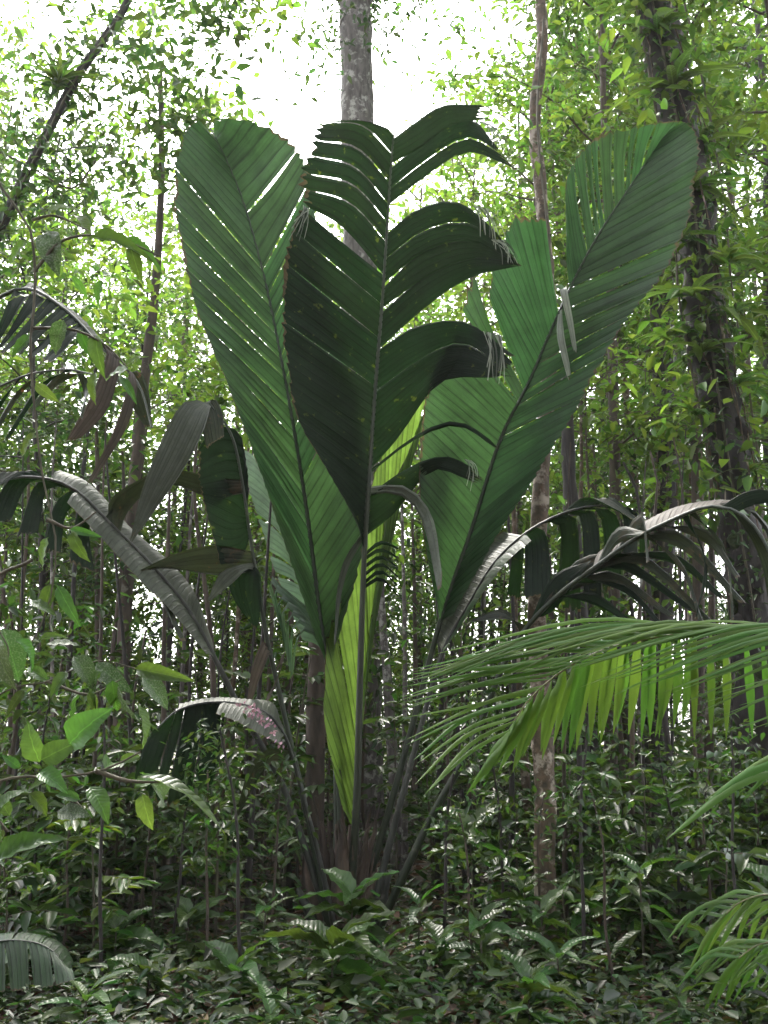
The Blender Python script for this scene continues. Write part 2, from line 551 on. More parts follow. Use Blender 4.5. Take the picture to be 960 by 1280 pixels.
TREES = []        # (height, trunk mesh, crown mesh, look)
for k, (H, r0, cb, spd, nl, lf, bark) in enumerate([
        (4.5, 0.026, 0.12, 0.9, 1300, 'under_light', 'bark'), (5.5, 0.030, 0.12, 1.0, 1700, 'crown', 'bark_dark'),
        (6.5, 0.036, 0.28, 1.1, 2000, 'crown_light', 'bark'), (7.5, 0.04, 0.32, 1.2, 2300, 'crown', 'bark_mottled'),
        (8.5, 0.05, 0.34, 1.3, 2600, 'crown_light', 'bark'), (9.5, 0.055, 0.36, 1.4, 2900, 'crown_dark', 'bark_dark'),
        (11, 0.065, 0.34, 1.5, 3300, 'crown_light', 'bark'), (12.5, 0.075, 0.34, 1.7, 3700, 'crown', 'bark_mottled'),
        (14, 0.085, 0.34, 1.9, 4100, 'crown_light', 'bark'), (16, 0.10, 0.30, 2.2, 4600, 'crown', 'bark'),
        (19, 0.12, 0.30, 2.4, 5200, 'crown', 'bark_dark'), (23, 0.15, 0.30, 2.7, 6000, 'crown_light', 'bark')]):
    TREES.append((H, *tree_meshes(H, r0, cb, spd, int(nl * 1.15), 0.092 + 0.0025 * H, 100 + k, bark, lf), lf))


def put_tree(k, x, y, sc_, rz, label, group):
    H, tm, cm, lf = TREES[k]
    t = thing('forest_tree', label, 'tree', (x, y, 0), group, rz)
    t.scale = (sc_, sc_, sc_)
    link('trunk', tm, t)
    link('crown', cm, t)
    return t


def sky_limit(px):
    """Highest row that the crowns reach at a column: the opening in the canopy stands over the palm."""
    return float(np.interp(px, [-200, 0, 110, 170, 240, 300, 420, 540, 600, 680, 740, 1200],
                           [0, 170, 250, 250, 220, 220, 250, 220, 150, 40, -140, -300]))


TREE_LABEL = {
    'under_light': ('small light-leaved forest tree with a thin brown stem behind the giant palm', 'small light-leaved trees'),
    'crown': ('mid-green forest tree with a slender trunk in the wood behind the giant palm', 'mid-green forest trees'),
    'crown_light': ('yellow-green forest tree with a slender brown trunk behind the giant palm', 'yellow-green forest trees'),
    'crown_dark': ('dark-leaved forest tree with a blackish trunk behind the giant palm', 'dark-leaved forest trees')}


def forest():
    g = np.random.default_rng(5)
    spots = []
    rings = [(10.5, 14, 9), (14, 19, 15), (19, 26, 19), (26, 38, 10), (38, 55, 5)]
    for y0, y1, n in rings:
        for q in range(n):
            for tr in range(40):
                Y = y0 + (y1 - y0) * g.random()
                px = -190 + 1340 * ((q + g.random()) / n if tr < 10 else g.random())
                if Y < 13 and 230 < px < 730:
                    continue
                x = ground_x(px, Y)
                if all((x - a) ** 2 + (Y - b) ** 2 > (0.055 * Y) ** 2 * 1.6 for a, b in spots):
                    break
            spots.append((x, Y))
            top = sky_limit(px) + 45 * g.normal() + (g.random() ** 2) * 220
            Hw = max(4.2, min(23, ray_height(top, Y)))
            k = int(np.argmin([abs(t[0] - Hw) for t in TREES]))
            s = min(1.15, max(0.85, Hw / TREES[k][0]))
            lab, grp = TREE_LABEL[TREES[k][3]]
            put_tree(k, x, Y, s, g.random() * 6.28, lab, grp)


forest()


# ------------------------------------------------------------------ trees with a trunk of their own
def px_path(pts, Y):
    return [at(p[0], p[1], p[2] if len(p) > 2 else Y) for p in pts]


def own_tree(name, label, cat, pts, Y, dia, bark, n=26, rough=0.06, seed=1, top_frac=0.7, crown=None, crown_z=0.0, crown_s=1.0, group=None, knots=0.0, flare=0.35):
    """A tree whose trunk follows pixel points at distance Y, down to the ground."""
    g = np.random.default_rng(seed)
    P = px_path(pts, Y)
    if P[0][2] > 0.02:                           # carry the trunk down to the soil along its own line
        d = P[0] - P[1]
        d = d / max(1e-6, -d[2]) if d[2] < 0 else np.array((0, 0, -1.0))
        P.insert(0, P[0] + d * np.array((0.6, 0.6, 1)) * (P[0][2] + 0.08))
    P = arc_resample(P, n)
    base = np.array((P[0][0], P[0][1], 0.0))
    f = np.linspace(0, 1, n)
    rad = dia / 2 * (1 - (1 - top_frac) * f) * (1 + flare * np.exp(-f * 18))
    if knots:
        rad = rad * (1 + knots * np.abs(g.normal(size=n)))
    geo = Geo()
    geo.tube(P - base, rad, 14, rough, g)
    t = thing(name, label, cat, base, group)
    link('trunk', geo.mesh('trunk', M[bark]), t)
    if crown is not None:
        c = link('crown', TREES[crown][2], t, P[-1] - base + np.array((0, 0, crown_z)))
        c.scale = (crown_s,) * 3
    return t, P


T1, T1P = own_tree('pale_tree', 'tall straight pale-barked tree rising behind the middle of the giant palm', 'tree',
         [(452, 1010), (450, 600), (447, 150), (443, 0), (440, -160)], 14, 0.50, 'bark_pale', n=60, rough=.05, knots=.06, seed=2, top_frac=.96, crown=9, crown_z=-6.5)
for q, pts in enumerate([[(444, 40), (430, 10), (410, -20), (380, -60)], [(446, 20), (466, -5), (492, -25), (520, -60)]]):
    g = np.random.default_rng(50 + q)
    geo = Geo()
    geo.tube(arc_resample(px_path(pts, 13.9), 12) - np.array(T1.location), np.linspace(.07, .02, 12), 8, .08, g)
    link('limb', geo.mesh('limb', M['bark_pale']), T1)
T2, T2P = own_tree('mottled_tree', 'slim crooked tree with brown and cream mottled bark beside the feather palm frond', 'tree',
                   [(683, 1262, 7.2), (682, 1150, 7.3), (680, 960, 7.5), (672, 780, 7.7), (676, 600, 8.0), (688, 430, 8.3), (684, 340, 8.4), (676, 240, 8.5), (668, 150, 8.6), (678, 60, 8.6), (676, -30, 8.7), (690, -200, 8.7)],
                   8.4, 0.155, 'bark_mottled', n=70, rough=0.09, seed=3, top_frac=0.6, crown=8, crown_z=-6.2, flare=0.1)
T3, T3P = own_tree('epiphyte_tree', 'thick dark leaning trunk shaggy with ferns and strap-leaved epiphytes', 'tree',
                   [(962, 1130), (950, 950), (938, 760), (918, 620), (898, 490), (880, 370), (866, 250), (838, 110), (815, 0), (790, -150)],
                   9.2, 0.33, 'bark_dark', n=90, rough=0.14, seed=4, top_frac=0.95, crown=9, crown_z=-5.6, knots=0.13)


def hang_roots(tree, P, n, seed, spread, mat='bark_mottled'):
    """Thin aerial roots that hang along a trunk."""
    g = np.random.default_rng(seed)
    base = np.array(tree.location)
    for q in range(n):
        i = int((.35 + .6 * g.random()) * len(P)) - 1
        a = g.random() * 6.28
        o = np.array((math.cos(a), math.sin(a) - .3, 0)) * spread * (.8 + .5 * g.random())
        ln = int(len(P) * (.12 + .2 * g.random()))
        seg = P[max(0, i - ln):i + 1][::-1]
        if len(seg) < 3:
            continue
        seg = arc_resample(seg + o * np.linspace(.7, 1.25, len(seg))[:, None], 12)
        geo = Geo()
        geo.tube(seg - base + g.normal(size=(12, 3)) * .012, np.linspace(.013, .005, 12) * (.6 + .8 * g.random()), 5, .2, g)
        link('root', geo.mesh('root', M[mat]), tree)


hang_roots(T3, T3P, 26, 1, .19)
for q in range(34):                        # burrs and moss cushions on the bark
    g = np.random.default_rng(1500 + q)
    i = int(g.integers(12, 88))
    a = g.random() * 6.28
    geo = Geo()
    zz = np.linspace(-1, 1, 7)
    rr = .05 + .07 * g.random()
    geo.tube(T3P[i] - np.array(T3.location) + np.array((math.cos(a), math.sin(a), 0)) * .14 + np.stack([0 * zz, 0 * zz, zz * rr * 1.5], 1), rr * np.sqrt(np.maximum(.02, 1 - zz ** 2)), 9, .22, g)
    link('moss_cushion', geo.mesh('moss_cushion', M['moss'] if q % 2 else M['bark_dark']), T3)
own_tree('brown_tree', 'reddish-brown trunk standing close behind the palm petioles', 'tree',
         [(392, 1130), (394, 950), (397, 760), (400, 560), (402, 380)], 9.6, 0.20, 'bark', seed=5, top_frac=0.6)
own_tree('dark_tree', 'dark mossy trunk beneath the arching feather palm leaflets', 'tree',
         [(762, 1190), (748, 1060), (738, 950), (724, 760), (712, 600), (708, 480), (706, 400)], 10.2, 0.20, 'bark_dark', seed=6, knots=0.12, top_frac=.5)
VW, VWP = own_tree('vine_wrapped_tree', 'dark trunk wrapped in hanging roots between palm and epiphyte-laden trunk', 'tree',
         [(812, 1040), (818, 900), (826, 700), (833, 540), (828, 380), (820, 150)], 13, 0.33, 'bark_dark', seed=7, n=60, rough=.12, knots=0.14, crown=7, crown_z=-5)
hang_roots(VW, VWP, 16, 2, .2)
own_tree('slender_tree', 'slender brown trunk standing next to the root-wrapped dark trunk', 'tree',
         [(790, 1010), (780, 800), (769, 600), (764, 480), (760, 300), (756, 100)], 15, 0.20, 'bark', seed=8, crown=7, crown_z=-5)
own_tree('forked_tree', 'grey-brown tree in bright foliage beside the tall slit frond', 'tree',
         [(150, 1000), (155, 800), (165, 640), (178, 500), (186, 430), (196, 340), (202, 200), (200, 90)], 11.5, 0.19, 'bark', seed=9, top_frac=0.35, crown=6, crown_z=-8.2)
t, P = own_tree('leaning_tree', 'dark leaning tree with a bromeliad and sparse canopy against the white sky', 'tree',
                [(-190, 980), (-120, 600), (-40, 380), (10, 265), (62, 160), (100, 90), (150, 20), (190, -60)], 10, 0.17, 'bark_dark', seed=10, top_frac=0.5, crown=5, crown_z=-6.4)
own_tree('stub_tree', 'brown trunk with a small green rosette growing on its stub', 'tree',
         [(126, 1225), (127, 1170), (128, 1130)], 9.5, 0.15, 'bark_dark', n=10, seed=12, top_frac=0.95)
for q, (px, Y, d, b) in enumerate([(130, 12, .17, 'bark'), (236, 13, .13, 'bark'), (252, 15, .20, 'bark'), (290, 17, .22, 'bark_pale'), (320, 14, .12, 'bark'),
                                   (372, 12.5, .15, 'bark'), (492, 11.5, .17, 'bark_pale'), (518, 12.5, .13, 'bark'), (555, 15, .16, 'bark'), (575, 12, .09, 'bark_dark'),
                                   (612, 17, .18, 'bark'), (640, 14, .14, 'bark'), (702, 11, .15, 'bark_mottled'), (868, 12.5, .16, 'bark_mottled'), (905, 16, .18, 'bark'),
                                   (50, 14, .14, 'bark'), (85, 17, .2, 'bark_dark'), (170, 18, .15, 'bark'), (205, 10.8, .09, 'bark_dark'), (270, 9.3, .045, 'bark_dark'), (340, 19, .2, 'bark'),
                                   (15, 11, .12, 'bark'), (838, 10, .05, 'bark_dark'), (690, 18, .2, 'bark'), (780, 20, .2, 'bark_dark'), (470, 18, .2, 'bark'), (535, 19, .16, 'bark')] +
                                  [(x_, 9.6 + 5 * ((i_ * 7) % 11) / 11, .06 + .09 * ((i_ * 5) % 7) / 7, ('bark_pale', 'bark', 'bark_pale', 'bark_mottled', 'bark')[i_ % 5])
                                   for i_, x_ in enumerate((66, 148, 222, 302, 352, 506, 566, 598, 656, 745, 800, 886, 922, 280, 610))] +
                                  [(x_, 8.2 + 1.2 * ((i_ * 5) % 9) / 9, .045 + .05 * ((i_ * 4) % 7) / 7, ('bark_dark', 'bark')[i_ % 2]) for i_, x_ in enumerate((20, 118, 165, 205, 235, 268, 318, 560, 640, 705, 725, 790, 838, 870, 915))]):
    g = np.random.default_rng(300 + q)
    lean = g.normal() * 26
    lab = {'bark': 'bare brown pole-like trunk in the dim wood behind the giant palm',
           'bark_pale': 'bare pale grey pole-like trunk in the wood behind the giant palm',
           'bark_dark': 'bare blackish pole-like trunk rising out of the understory leaves',
           'bark_mottled': 'bare mottled pole-like trunk in the wood beside the slim crooked tree'}[b]
    own_tree('pole_tree', lab, 'tree', [(px, 960), (px + lean * .4 + g.normal() * 4, 800), (px + lean + g.normal() * 5, 620), (px + lean * 1.3, 520 + 60 * g.random())],
             Y, d * (0.55 + .35 * g.random()), b, n=16, seed=400 + q, top_frac=0.3, group=b.replace('bark', 'pole trunks').replace('_', ' '))

# unseen trees added round the camera: they close the canopy that shades the palm
for q, (x, y, k) in enumerate([(-4.5, -3, 8), (4.8, -2, 8), (0.5, -5.5, 9), (-7, 2.5, 7), (7.2, 2.0, 8), (-9, -7, 9), (9.5, -7, 8), (-2.2, -2.2, 7), (2.4, -3.6, 8), (-6, -5.5, 8), (5.5, 4.6, 6), (-4.8, 4.4, 5), (-1.5, -7.5, 9), (4, -6, 7), (-8, -1, 9), (8, -1.5, 9), (-3.5, -6, 10), (2, -9, 10), (-5.5, 0.5, 8), (5.2, 0.8, 8), (0.3, -3.4, 9), (-6.5, -9, 10), (7, -10, 10), (-11, 1, 9), (11, 2, 9), (-11, -10, 10), (12, -9, 10)]):
    put_tree(k, x, y, 1.0, q * 1.3, 'unseen tall forest tree added to shade the dark central frond', 'unseen tall shade trees')
for q in range(58):                       # unseen trees added behind the camera to block low front light
    g = np.random.default_rng(700 + q)
    a = math.radians(-205 + 230 * (q + g.random()) / 58)
    r = 5.5 + 9 * g.random()
    put_tree(int(g.integers(1, 7)), r * math.cos(a) * 1.1, r * math.sin(a) - 1.0, 1.0, g.random() * 6.28, 'unseen bushy forest tree added to block low light on the central frond', 'unseen bushy light-blocking trees')


# ------------------------------------------------------------------ pleated palm fronds
class Frond:
    """A palm leaf: the stalk is the part, each pleated section of its blade between two splits a sub-part."""
    def __init__(self, palm, pts, r0, r1, mat, n=48, label=None):
        self.palm = palm
        self.px = np.array([(p[0], p[1]) for p in pts], float)
        W = np.array([at(*p) for p in pts])
        both = arc_resample(np.hstack([W, self.px]), 200)
        self.W, self.px = both[:, :3], both[:, 3:]
        base = np.array(palm.location)
        path = self.W[np.linspace(0, 199, n).astype(int)]
        f = np.linspace(0, 1, n)
        geo = Geo()
        geo.tube(path - base, r0 + (r1 - r0) * f ** 0.8, 8)
        self.o = link('frond', geo.mesh('frond', mat), palm)
        if label:
            self.o['label'] = label
        self.base = base

    def tip(self, pts, w, mat, seed):
        """A narrow torn tip hanging from the margin, w pixels wide."""
        L = [at(*p) for p in pts]
        R = [at(p[0] + w * (1 - .6 * i / (len(pts) - 1)), p[1] + 1, p[2]) for i, p in enumerate(pts)]
        P0, P1 = arc_resample(L, 7), arc_resample(R, 7)
        mid_ = (P0 + P1) / 2 + np.array((0, -.008, .004))
        V = np.stack([P0, mid_, P1], 1).reshape(-1, 3) - self.base
        a = np.arange(6) * 3
        F = np.concatenate([np.stack([a, a + 1, a + 4, a + 3], 1), np.stack([a + 1, a + 2, a + 5, a + 4], 1)])
        me = mesh_np('torn_tip', V, F, mat)
        uvl = me.uv_layers.new(name='pleats')
        li = np.zeros(len(me.loops), dtype=np.int32)
        me.loops.foreach_get('vertex_index', li)
        UVv = np.stack([np.tile([0, .5, 1.0], 7) + seed, np.repeat(np.linspace(0, 1, 7), 3)], 1)
        uvl.data.foreach_set('uv', UVv[li].astype(np.float32).ravel())
        link('torn_tip', me, self.o)

    def near(self, p):
        return self.W[np.argmin(((self.px - np.array(p[:2])) ** 2).sum(1))]

    def side(self, ribs, mat, pleats, splits=(), gap=0.5, edge=0.0, mid=0.0, teeth=0.03, seed=0, m=9, amp=0.55, lens=False, name='leaf_section', frayed=0.0):
        """ribs: lists of pixels from the stalk to the margin, each (x, y[, distance offset]); splits: where (0..1) the blade is torn."""
        g = np.random.default_rng(seed)
        R = []
        for rib in ribs:
            b = self.near(rib[0])
            Yb = b[1]
            pts = [b]
            k = len(rib)
            for q, p in enumerate(rib[1:], 1):
                dY = p[2] if len(p) > 2 else (edge if q == k - 1 else mid)
                pts.append(at(p[0], p[1], Yb + dY))
            if k == 2:
                c = (pts[0] + pts[1]) / 2
                c = c + np.array((0, mid, 0.02))
                pts.insert(1, c)
            R.append(arc_resample(pts, m + 1))
        R = np.array(R)                                        # ribs, m+1, 3
        # even spacing along the margin and the stalk
        d = np.linalg.norm(np.diff(R, axis=0), axis=2).mean(1) + 1e-4
        knots = np.r_[0, np.cumsum(d)] / d.sum()
        Q = np.concatenate([(2 * R[0] - R[1])[None], R, (2 * R[-1] - R[-2])[None]])

        def surf(t, u):                                        # t (k,), u index (m+1)
            tt = np.interp(np.clip(t, 0, 1), knots, np.arange(len(R))).clip(0, len(R) - 1 - 1e-6)
            i = np.floor(tt).astype(int)
            f = (tt - i)[:, None]
            a, b_, c_, d_ = Q[i, u], Q[i + 1, u], Q[i + 2, u], Q[i + 3, u]
            return 0.5 * (2 * b_ + (c_ - a) * f + (2 * a - 5 * b_ + 4 * c_ - d_) * f ** 2 + (3 * b_ - a - 3 * c_ + d_) * f ** 3)
        nl = 2 * pleats + 1
        cuts = sorted({0, pleats, *[int(round(s * pleats)) for s in splits]})
        uu = np.linspace(0, 1, m + 1)
        dt = 1.0 / (nl - 1)
        jit = (g.random(nl) - .5) * .7
        nick = np.where(g.random(nl) < .10, -g.random(nl) * .5, 0) + .25 * np.sin(np.arange(nl) * (.35 + .3 * g.random()) + 6 * g.random())
        for c0, c1 in zip(cuts[:-1], cuts[1:]):
            i0, i1 = 2 * c0, 2 * c1
            idx = np.arange(i0, i1 + 1)
            G = np.zeros((len(idx), m + 1, 3))
            g0 = gap * (0.5 + g.random()) if c0 else 0
            g1 = gap * (0.5 + g.random()) if c1 != pleats else 0
            for j, u in enumerate(uu):
                prof = math.sin(math.pi * min(1, u * 1.02)) ** 0.7 if lens else u ** 0.8
                lo, hi = i0 * dt + g0 * prof * dt, i1 * dt - g1 * prof * dt
                tt = lo + (hi - lo) * (idx - i0) / max(1, i1 - i0)
                if len(tt) > 2:
                    tt[1:-1] += jit[idx[1:-1]] * dt * min(1.0, u * 3)
                G[:, j] = surf(tt, np.full(len(tt), j))
            # pleats: fold every other line off the sheet
            du = np.gradient(G, axis=1)
            dl = np.gradient(G, axis=0) if len(idx) > 1 else du
            nrm = unit(np.cross(dl, du))
            sp = np.linalg.norm(dl, axis=2)
            wide = np.linalg.norm(G[:, -1] - G[:, 0], axis=1)[:, None]
            pr = np.minimum(np.minimum(amp * sp, 0.03), 0.014 * wide) * (0.35 + 0.65 * np.sin(np.pi * np.minimum(1, uu * 0.8 + 0.15)))[None, :]
            sgn = np.where(idx % 2 == 0, -1.0, 1.0)[:, None]
            last = G[:, -1] - G[:, -2]
            G = G + nrm * (pr * sgn)[:, :, None]
            # toothed, slightly ragged margin
            ext = np.minimum(1.0, wide[:, 0] / .5) * teeth * m * (np.where(idx % 2 == 0, -0.6, 1.0) * (0.1 + 1.4 * g.random(len(idx))) + 2.2 * nick[idx]) + frayed * g.random(len(idx)) * m * 0.12
            G[:, -1] += last * ext[:, None]
            V = (G - self.base).reshape(-1, 3)
            k = m + 1
            a = (np.arange(len(idx) - 1)[:, None] * k + np.arange(m)[None, :]).ravel()
            F = np.stack([a, a + 1, a + k + 1, a + k], 1)
            me = mesh_np(name, V, F, mat)
            uvl = me.uv_layers.new(name='pleats')
            li = np.zeros(len(me.loops), dtype=np.int32)
            me.loops.foreach_get('vertex_index', li)
            UVv = np.stack([np.repeat(idx * 0.5, k) + 40 * seed, np.tile(uu, len(idx))], 1)
            uvl.data.foreach_set('uv', UVv[li].astype(np.float32).ravel())
            link(name, me, self.o)


PY = 8.0
palm = thing('giant_palm', 'giant stemless palm with huge pleated upright fronds rising from the forest floor', 'palm tree',
             at(432, 1215, PY) * (1, 1, 0))


def sheath_base():
    g = np.random.default_rng(3)
    b = np.array(palm.location)
    for q in range(44):                     # torn fibres and stubs of old leaf bases
        a = q * 2.4
        p0 = np.array((.13 * math.cos(a), .13 * math.sin(a) - .03, .05 + .5 * g.random()))
        d = np.array((.10 * math.cos(a) + .05 * g.normal(), .10 * math.sin(a), .25 + .35 * g.random()))
        geo = Geo()
        sgm = np.linspace(0, 1, 6)[:, None]
        geo.tube(p0 + d * sgm + g.normal(size=(6, 3)) * .012 * sgm, np.linspace(.026, .004, 6) * (.5 + g.random()), 6, .15, g)
        link('sheath_fibre', geo.mesh('sheath_fibre', M['sheath']), palm)
    geo = Geo()
    z = np.linspace(0, 1, 14)
    geo.tube(np.stack([0.03 * np.sin(z * 3), 0 * z, -0.1 + z * 0.75], 1), 0.20 * (1 - 0.35 * z), 16, 0.12, g)
    link('trunk', geo.mesh('trunk', M['sheath']), palm)
    for q, (x0, x1, y1, Y, r, mt) in enumerate([(400, 385, 1075, 7.9, .055, 'sheath'), (425, 428, 1040, 7.8, .06, 'sheath'), (445, 440, 1030, 8.1, .06, 'sheath'),
                                               (455, 470, 1090, 7.9, .05, 'sheath'), (412, 400, 1060, 8.1, .06, 'sheath'), (468, 486, 1090, 8.05, .05, 'petiole_grey'),
                                               (392, 372, 1110, 7.85, .04, 'petiole_grey')]):
        P = arc_resample([at(x0 * .5 + 215, 1225, PY - .05 + .02 * q), at(x0, 1150, Y), at((x0 + x1) / 2, (1150 + y1) / 2, Y), at(x1, y1, Y)], 10)
        geo = Geo()
        geo.tube(P - b, 1.35 * r * np.array([1, 1.1, 1.1, 1, .95, .9, .8, .7, .55, .3]), 12, 0.12, g)
        link('leaf_sheath', geo.mesh('leaf_sheath', M[mt]), palm)


sheath_base()


def Yd(pts, Y0, Y1):
    """Give pixel points distances running evenly from Y0 to Y1."""
    n = len(pts)
    return [(p[0], p[1], Y0 + (Y1 - Y0) * i / (n - 1)) for i, p in enumerate(pts)]


# frond A: tall, left, mid green
A = Frond(palm, Yd([(425, 1200), (428, 1100), (424, 980), (412, 850), (400, 770), (385, 650), (368, 540), (350, 440), (330, 345), (305, 255), (282, 198), (262, 158)], 8.0, 8.25),
          .034, .006, M['petiole'], label='tall upright mid-green frond with slits of light')
A.side([[(410, 838), (396, 800)], [(402, 770), (352, 668)], [(392, 700), (322, 580)], [(378, 600), (285, 482)], [(360, 495), (247, 388)], [(347, 420), (226, 300)],
        [(338, 375), (219, 250)], [(325, 335), (220, 208)], [(302, 250), (230, 172)], [(282, 198), (238, 156)], [(268, 170), (250, 151)]],
       M['palm'], 52, splits=(.22, .30, .37, .46, .52, .57, .62, .67, .73, .80), gap=.15, edge=-.35, mid=.05, teeth=.02, seed=1, lens=True)
A.side([[(411, 838), (424, 795)], [(402, 770), (452, 690)], [(392, 700), (456, 600)], [(378, 600), (440, 480)], [(360, 495), (412, 370)], [(347, 420), (398, 300)],
        [(325, 335), (388, 218)], [(310, 270), (372, 192)], [(292, 218), (342, 164)], [(276, 187), (304, 150)], [(267, 168), (278, 149)]],
       M['palm'], 44, splits=(.36, .45, .50, .55, .60, .65, .70, .76, .83), gap=.22, edge=-.30, mid=.05, teeth=.03, seed=2, lens=True)

# frond B: the dark one in the middle, nearest
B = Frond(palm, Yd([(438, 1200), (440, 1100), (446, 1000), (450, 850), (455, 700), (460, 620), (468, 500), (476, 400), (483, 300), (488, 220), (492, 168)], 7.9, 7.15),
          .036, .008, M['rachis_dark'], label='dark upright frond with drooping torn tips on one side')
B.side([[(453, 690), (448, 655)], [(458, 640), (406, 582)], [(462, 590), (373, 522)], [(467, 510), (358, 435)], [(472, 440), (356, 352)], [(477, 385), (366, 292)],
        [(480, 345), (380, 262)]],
       M['palm_shaded'], 34, splits=(.62, .80, .9), gap=.12, edge=-.25, mid=.05, teeth=.02, seed=3, lens=True, frayed=.15)
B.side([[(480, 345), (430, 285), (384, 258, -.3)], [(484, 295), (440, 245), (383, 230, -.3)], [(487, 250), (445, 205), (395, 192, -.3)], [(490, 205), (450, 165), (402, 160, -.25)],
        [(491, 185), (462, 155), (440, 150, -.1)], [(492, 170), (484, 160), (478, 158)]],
       M['palm_shaded'], 15, splits=(.2, .34, .48, .62, .8), gap=.16, lens=True, mid=-.05, teeth=.05, seed=4, frayed=.4)
B.side([[(492, 172), (520, 152), (552, 132), (596, 131, -.1)], [(491, 205), (529, 182), (566, 155), (606, 150, -.12)]], M['palm_shaded'], 5, teeth=.05, seed=5, frayed=.2)
B.side([[(491, 207), (535, 172), (585, 148), (612, 172, -.2)], [(488, 255), (530, 222), (582, 190), (632, 206, -.22)]], M['palm_shaded'], 7, teeth=.06, seed=6, frayed=.3, splits=(.6,), gap=.5)
B.side([[(487, 292), (520, 262), (570, 252), (622, 292, -.25)], [(485, 322), (529, 288), (584, 278), (637, 320, -.28)]], M['palm_shaded'], 5, teeth=.06, seed=7, frayed=.5)
B.side([[(484, 326), (530, 288), (585, 278), (640, 318, -.28)], [(481, 355), (530, 315), (589, 302), (643, 328, -.3)]], M['palm_shaded'], 4, teeth=.06, seed=8, frayed=.3)
B.side([[(480, 358), (530, 312), (590, 300), (642, 322, -.3)], [(478, 387), (532, 347), (592, 323), (645, 332, -.3)]], M['palm_shaded'], 4, teeth=.04, seed=9, frayed=.3)
B.side([[(478, 390), (530, 346), (590, 322), (641, 328, -.3)], [(475, 436), (525, 390), (585, 348), (642, 334, -.3)]], M['palm_shaded'], 5, teeth=.04, seed=10, frayed=.2)
B.side([[(475, 440), (520, 408), (580, 402), (637, 440, -.3)], [(472, 490), (520, 452), (575, 428), (628, 458, -.32)]], M['palm_shaded'], 7, teeth=.05, seed=11, frayed=.7)
B.side([[(472, 490), (520, 452), (575, 428), (628, 458, -.32)], [(464, 590), (500, 545), (550, 478), (618, 472, -.32)]], M['palm_shaded'], 11, teeth=.05, seed=12, frayed=.5)
B.side([[(460, 620), (510, 585), (555, 570), (592, 585, -.3)], [(456, 668), (495, 640), (540, 588), (590, 602, -.3)]], M['palm_shaded'], 6, teeth=.08, seed=13, frayed=.5)
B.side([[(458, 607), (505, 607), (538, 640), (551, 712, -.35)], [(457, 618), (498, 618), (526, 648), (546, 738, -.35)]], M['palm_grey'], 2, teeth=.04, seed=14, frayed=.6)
B.side([[(462, 588), (520, 544), (570, 526), (622, 556, -.35)], [(461, 594), (515, 552), (570, 532), (622, 562, -.35)]], M['palm_shaded'], 1, teeth=.04, seed=15)
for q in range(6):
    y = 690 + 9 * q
    B.side([[(456, y), (475, y - 14), (497, y - 6 + 3 * q, -.1)], [(456, y + 5), (476, y - 9), (498, y - 3 + 3 * q, -.1)]], M['palm_shaded'], 1, teeth=.02, seed=30 + q, m=6, name='thin_leaflet')
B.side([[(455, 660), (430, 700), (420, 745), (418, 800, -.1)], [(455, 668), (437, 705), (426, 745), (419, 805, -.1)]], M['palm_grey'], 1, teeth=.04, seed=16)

for q, (b, m0, m1, e0, e1) in enumerate([((560, 250), (590, 256), (612, 262), (606, 296), (628, 312)), ((590, 300), (614, 300), (632, 300), (634, 326), (646, 334)), ((585, 408), (604, 414), (628, 420), (608, 468), (634, 478)),
                                          ((570, 572), (580, 574), (590, 576), (586, 600), (596, 610)), ((560, 150), (600, 152), (614, 156), (618, 178), (630, 198)), ((400, 262), (386, 262), (378, 256), (376, 288), (364, 300))]):
    for r in range(9):                                  # frayed pale tips of the torn sections
        f0 = r / 9
        p = (m0[0] + (m1[0] - m0[0]) * f0, m0[1] + (m1[1] - m0[1]) * f0)
        e = (e0[0] + (e1[0] - e0[0]) * f0 + 9 * math.sin(r * 5 + q), e0[1] + (e1[1] - e0[1]) * f0 + 9 * math.sin(r * 3 + q) - 3)
        B.tip([(*p, 6.98), ((p[0] + e[0]) / 2 + 3, (p[1] + e[1]) / 2 - 3, 6.93), (*e, 6.9)], (abs(m1[0] - m0[0]) + 6) / 11 * (.6 + .6 * ((r * 7) % 5) / 5), M['bleached' if (r + q) % 3 else 'palm_grey'], 300 + q * 7 + r)

# frond C: tall, right
C = Frond(palm, Yd([(448, 1200), (462, 1100), (490, 1000), (520, 890), (548, 785), (566, 728), (590, 660), (625, 550), (660, 480), (690, 410), (720, 345), (750, 290), (790, 230), (832, 166)], 8.05, 7.6),
          .034, .006, M['petiole'], label='tall upright frond with a notch and hanging torn strips')
C.side([[(552, 776), (547, 758)], [(566, 730), (533, 690)], [(580, 690), (525, 620)], [(600, 620), (527, 545)], [(625, 550), (538, 475)], [(645, 505), (572, 405)]],
       M['palm'], 30, edge=-.3, mid=.03, teeth=.02, seed=21)
C.side([[(646, 503), (606, 430), (580, 390, -.3)], [(655, 488), (615, 410), (597, 352, -.3)]], M['palm'], 3, teeth=.05, seed=22, frayed=.4)
C.side([[(656, 486), (612, 372)], [(672, 450), (616, 338)], [(685, 420), (642, 279)], [(699, 392), (682, 274)]], M['palm'], 14, edge=-.3, mid=.03, teeth=.03, seed=23)
C.side([[(711, 362), (708, 300)], [(728, 330), (709, 220)], [(745, 298), (733, 184)], [(762, 268), (760, 168)], [(790, 230), (800, 158)], [(815, 193), (838, 152)], [(831, 168), (852, 152)]],
       M['palm'], 22, splits=(.32, .40, .46, .52, .60, .66, .74, .82), gap=.4, edge=-.2, mid=.03, teeth=.03, seed=24, lens=True)
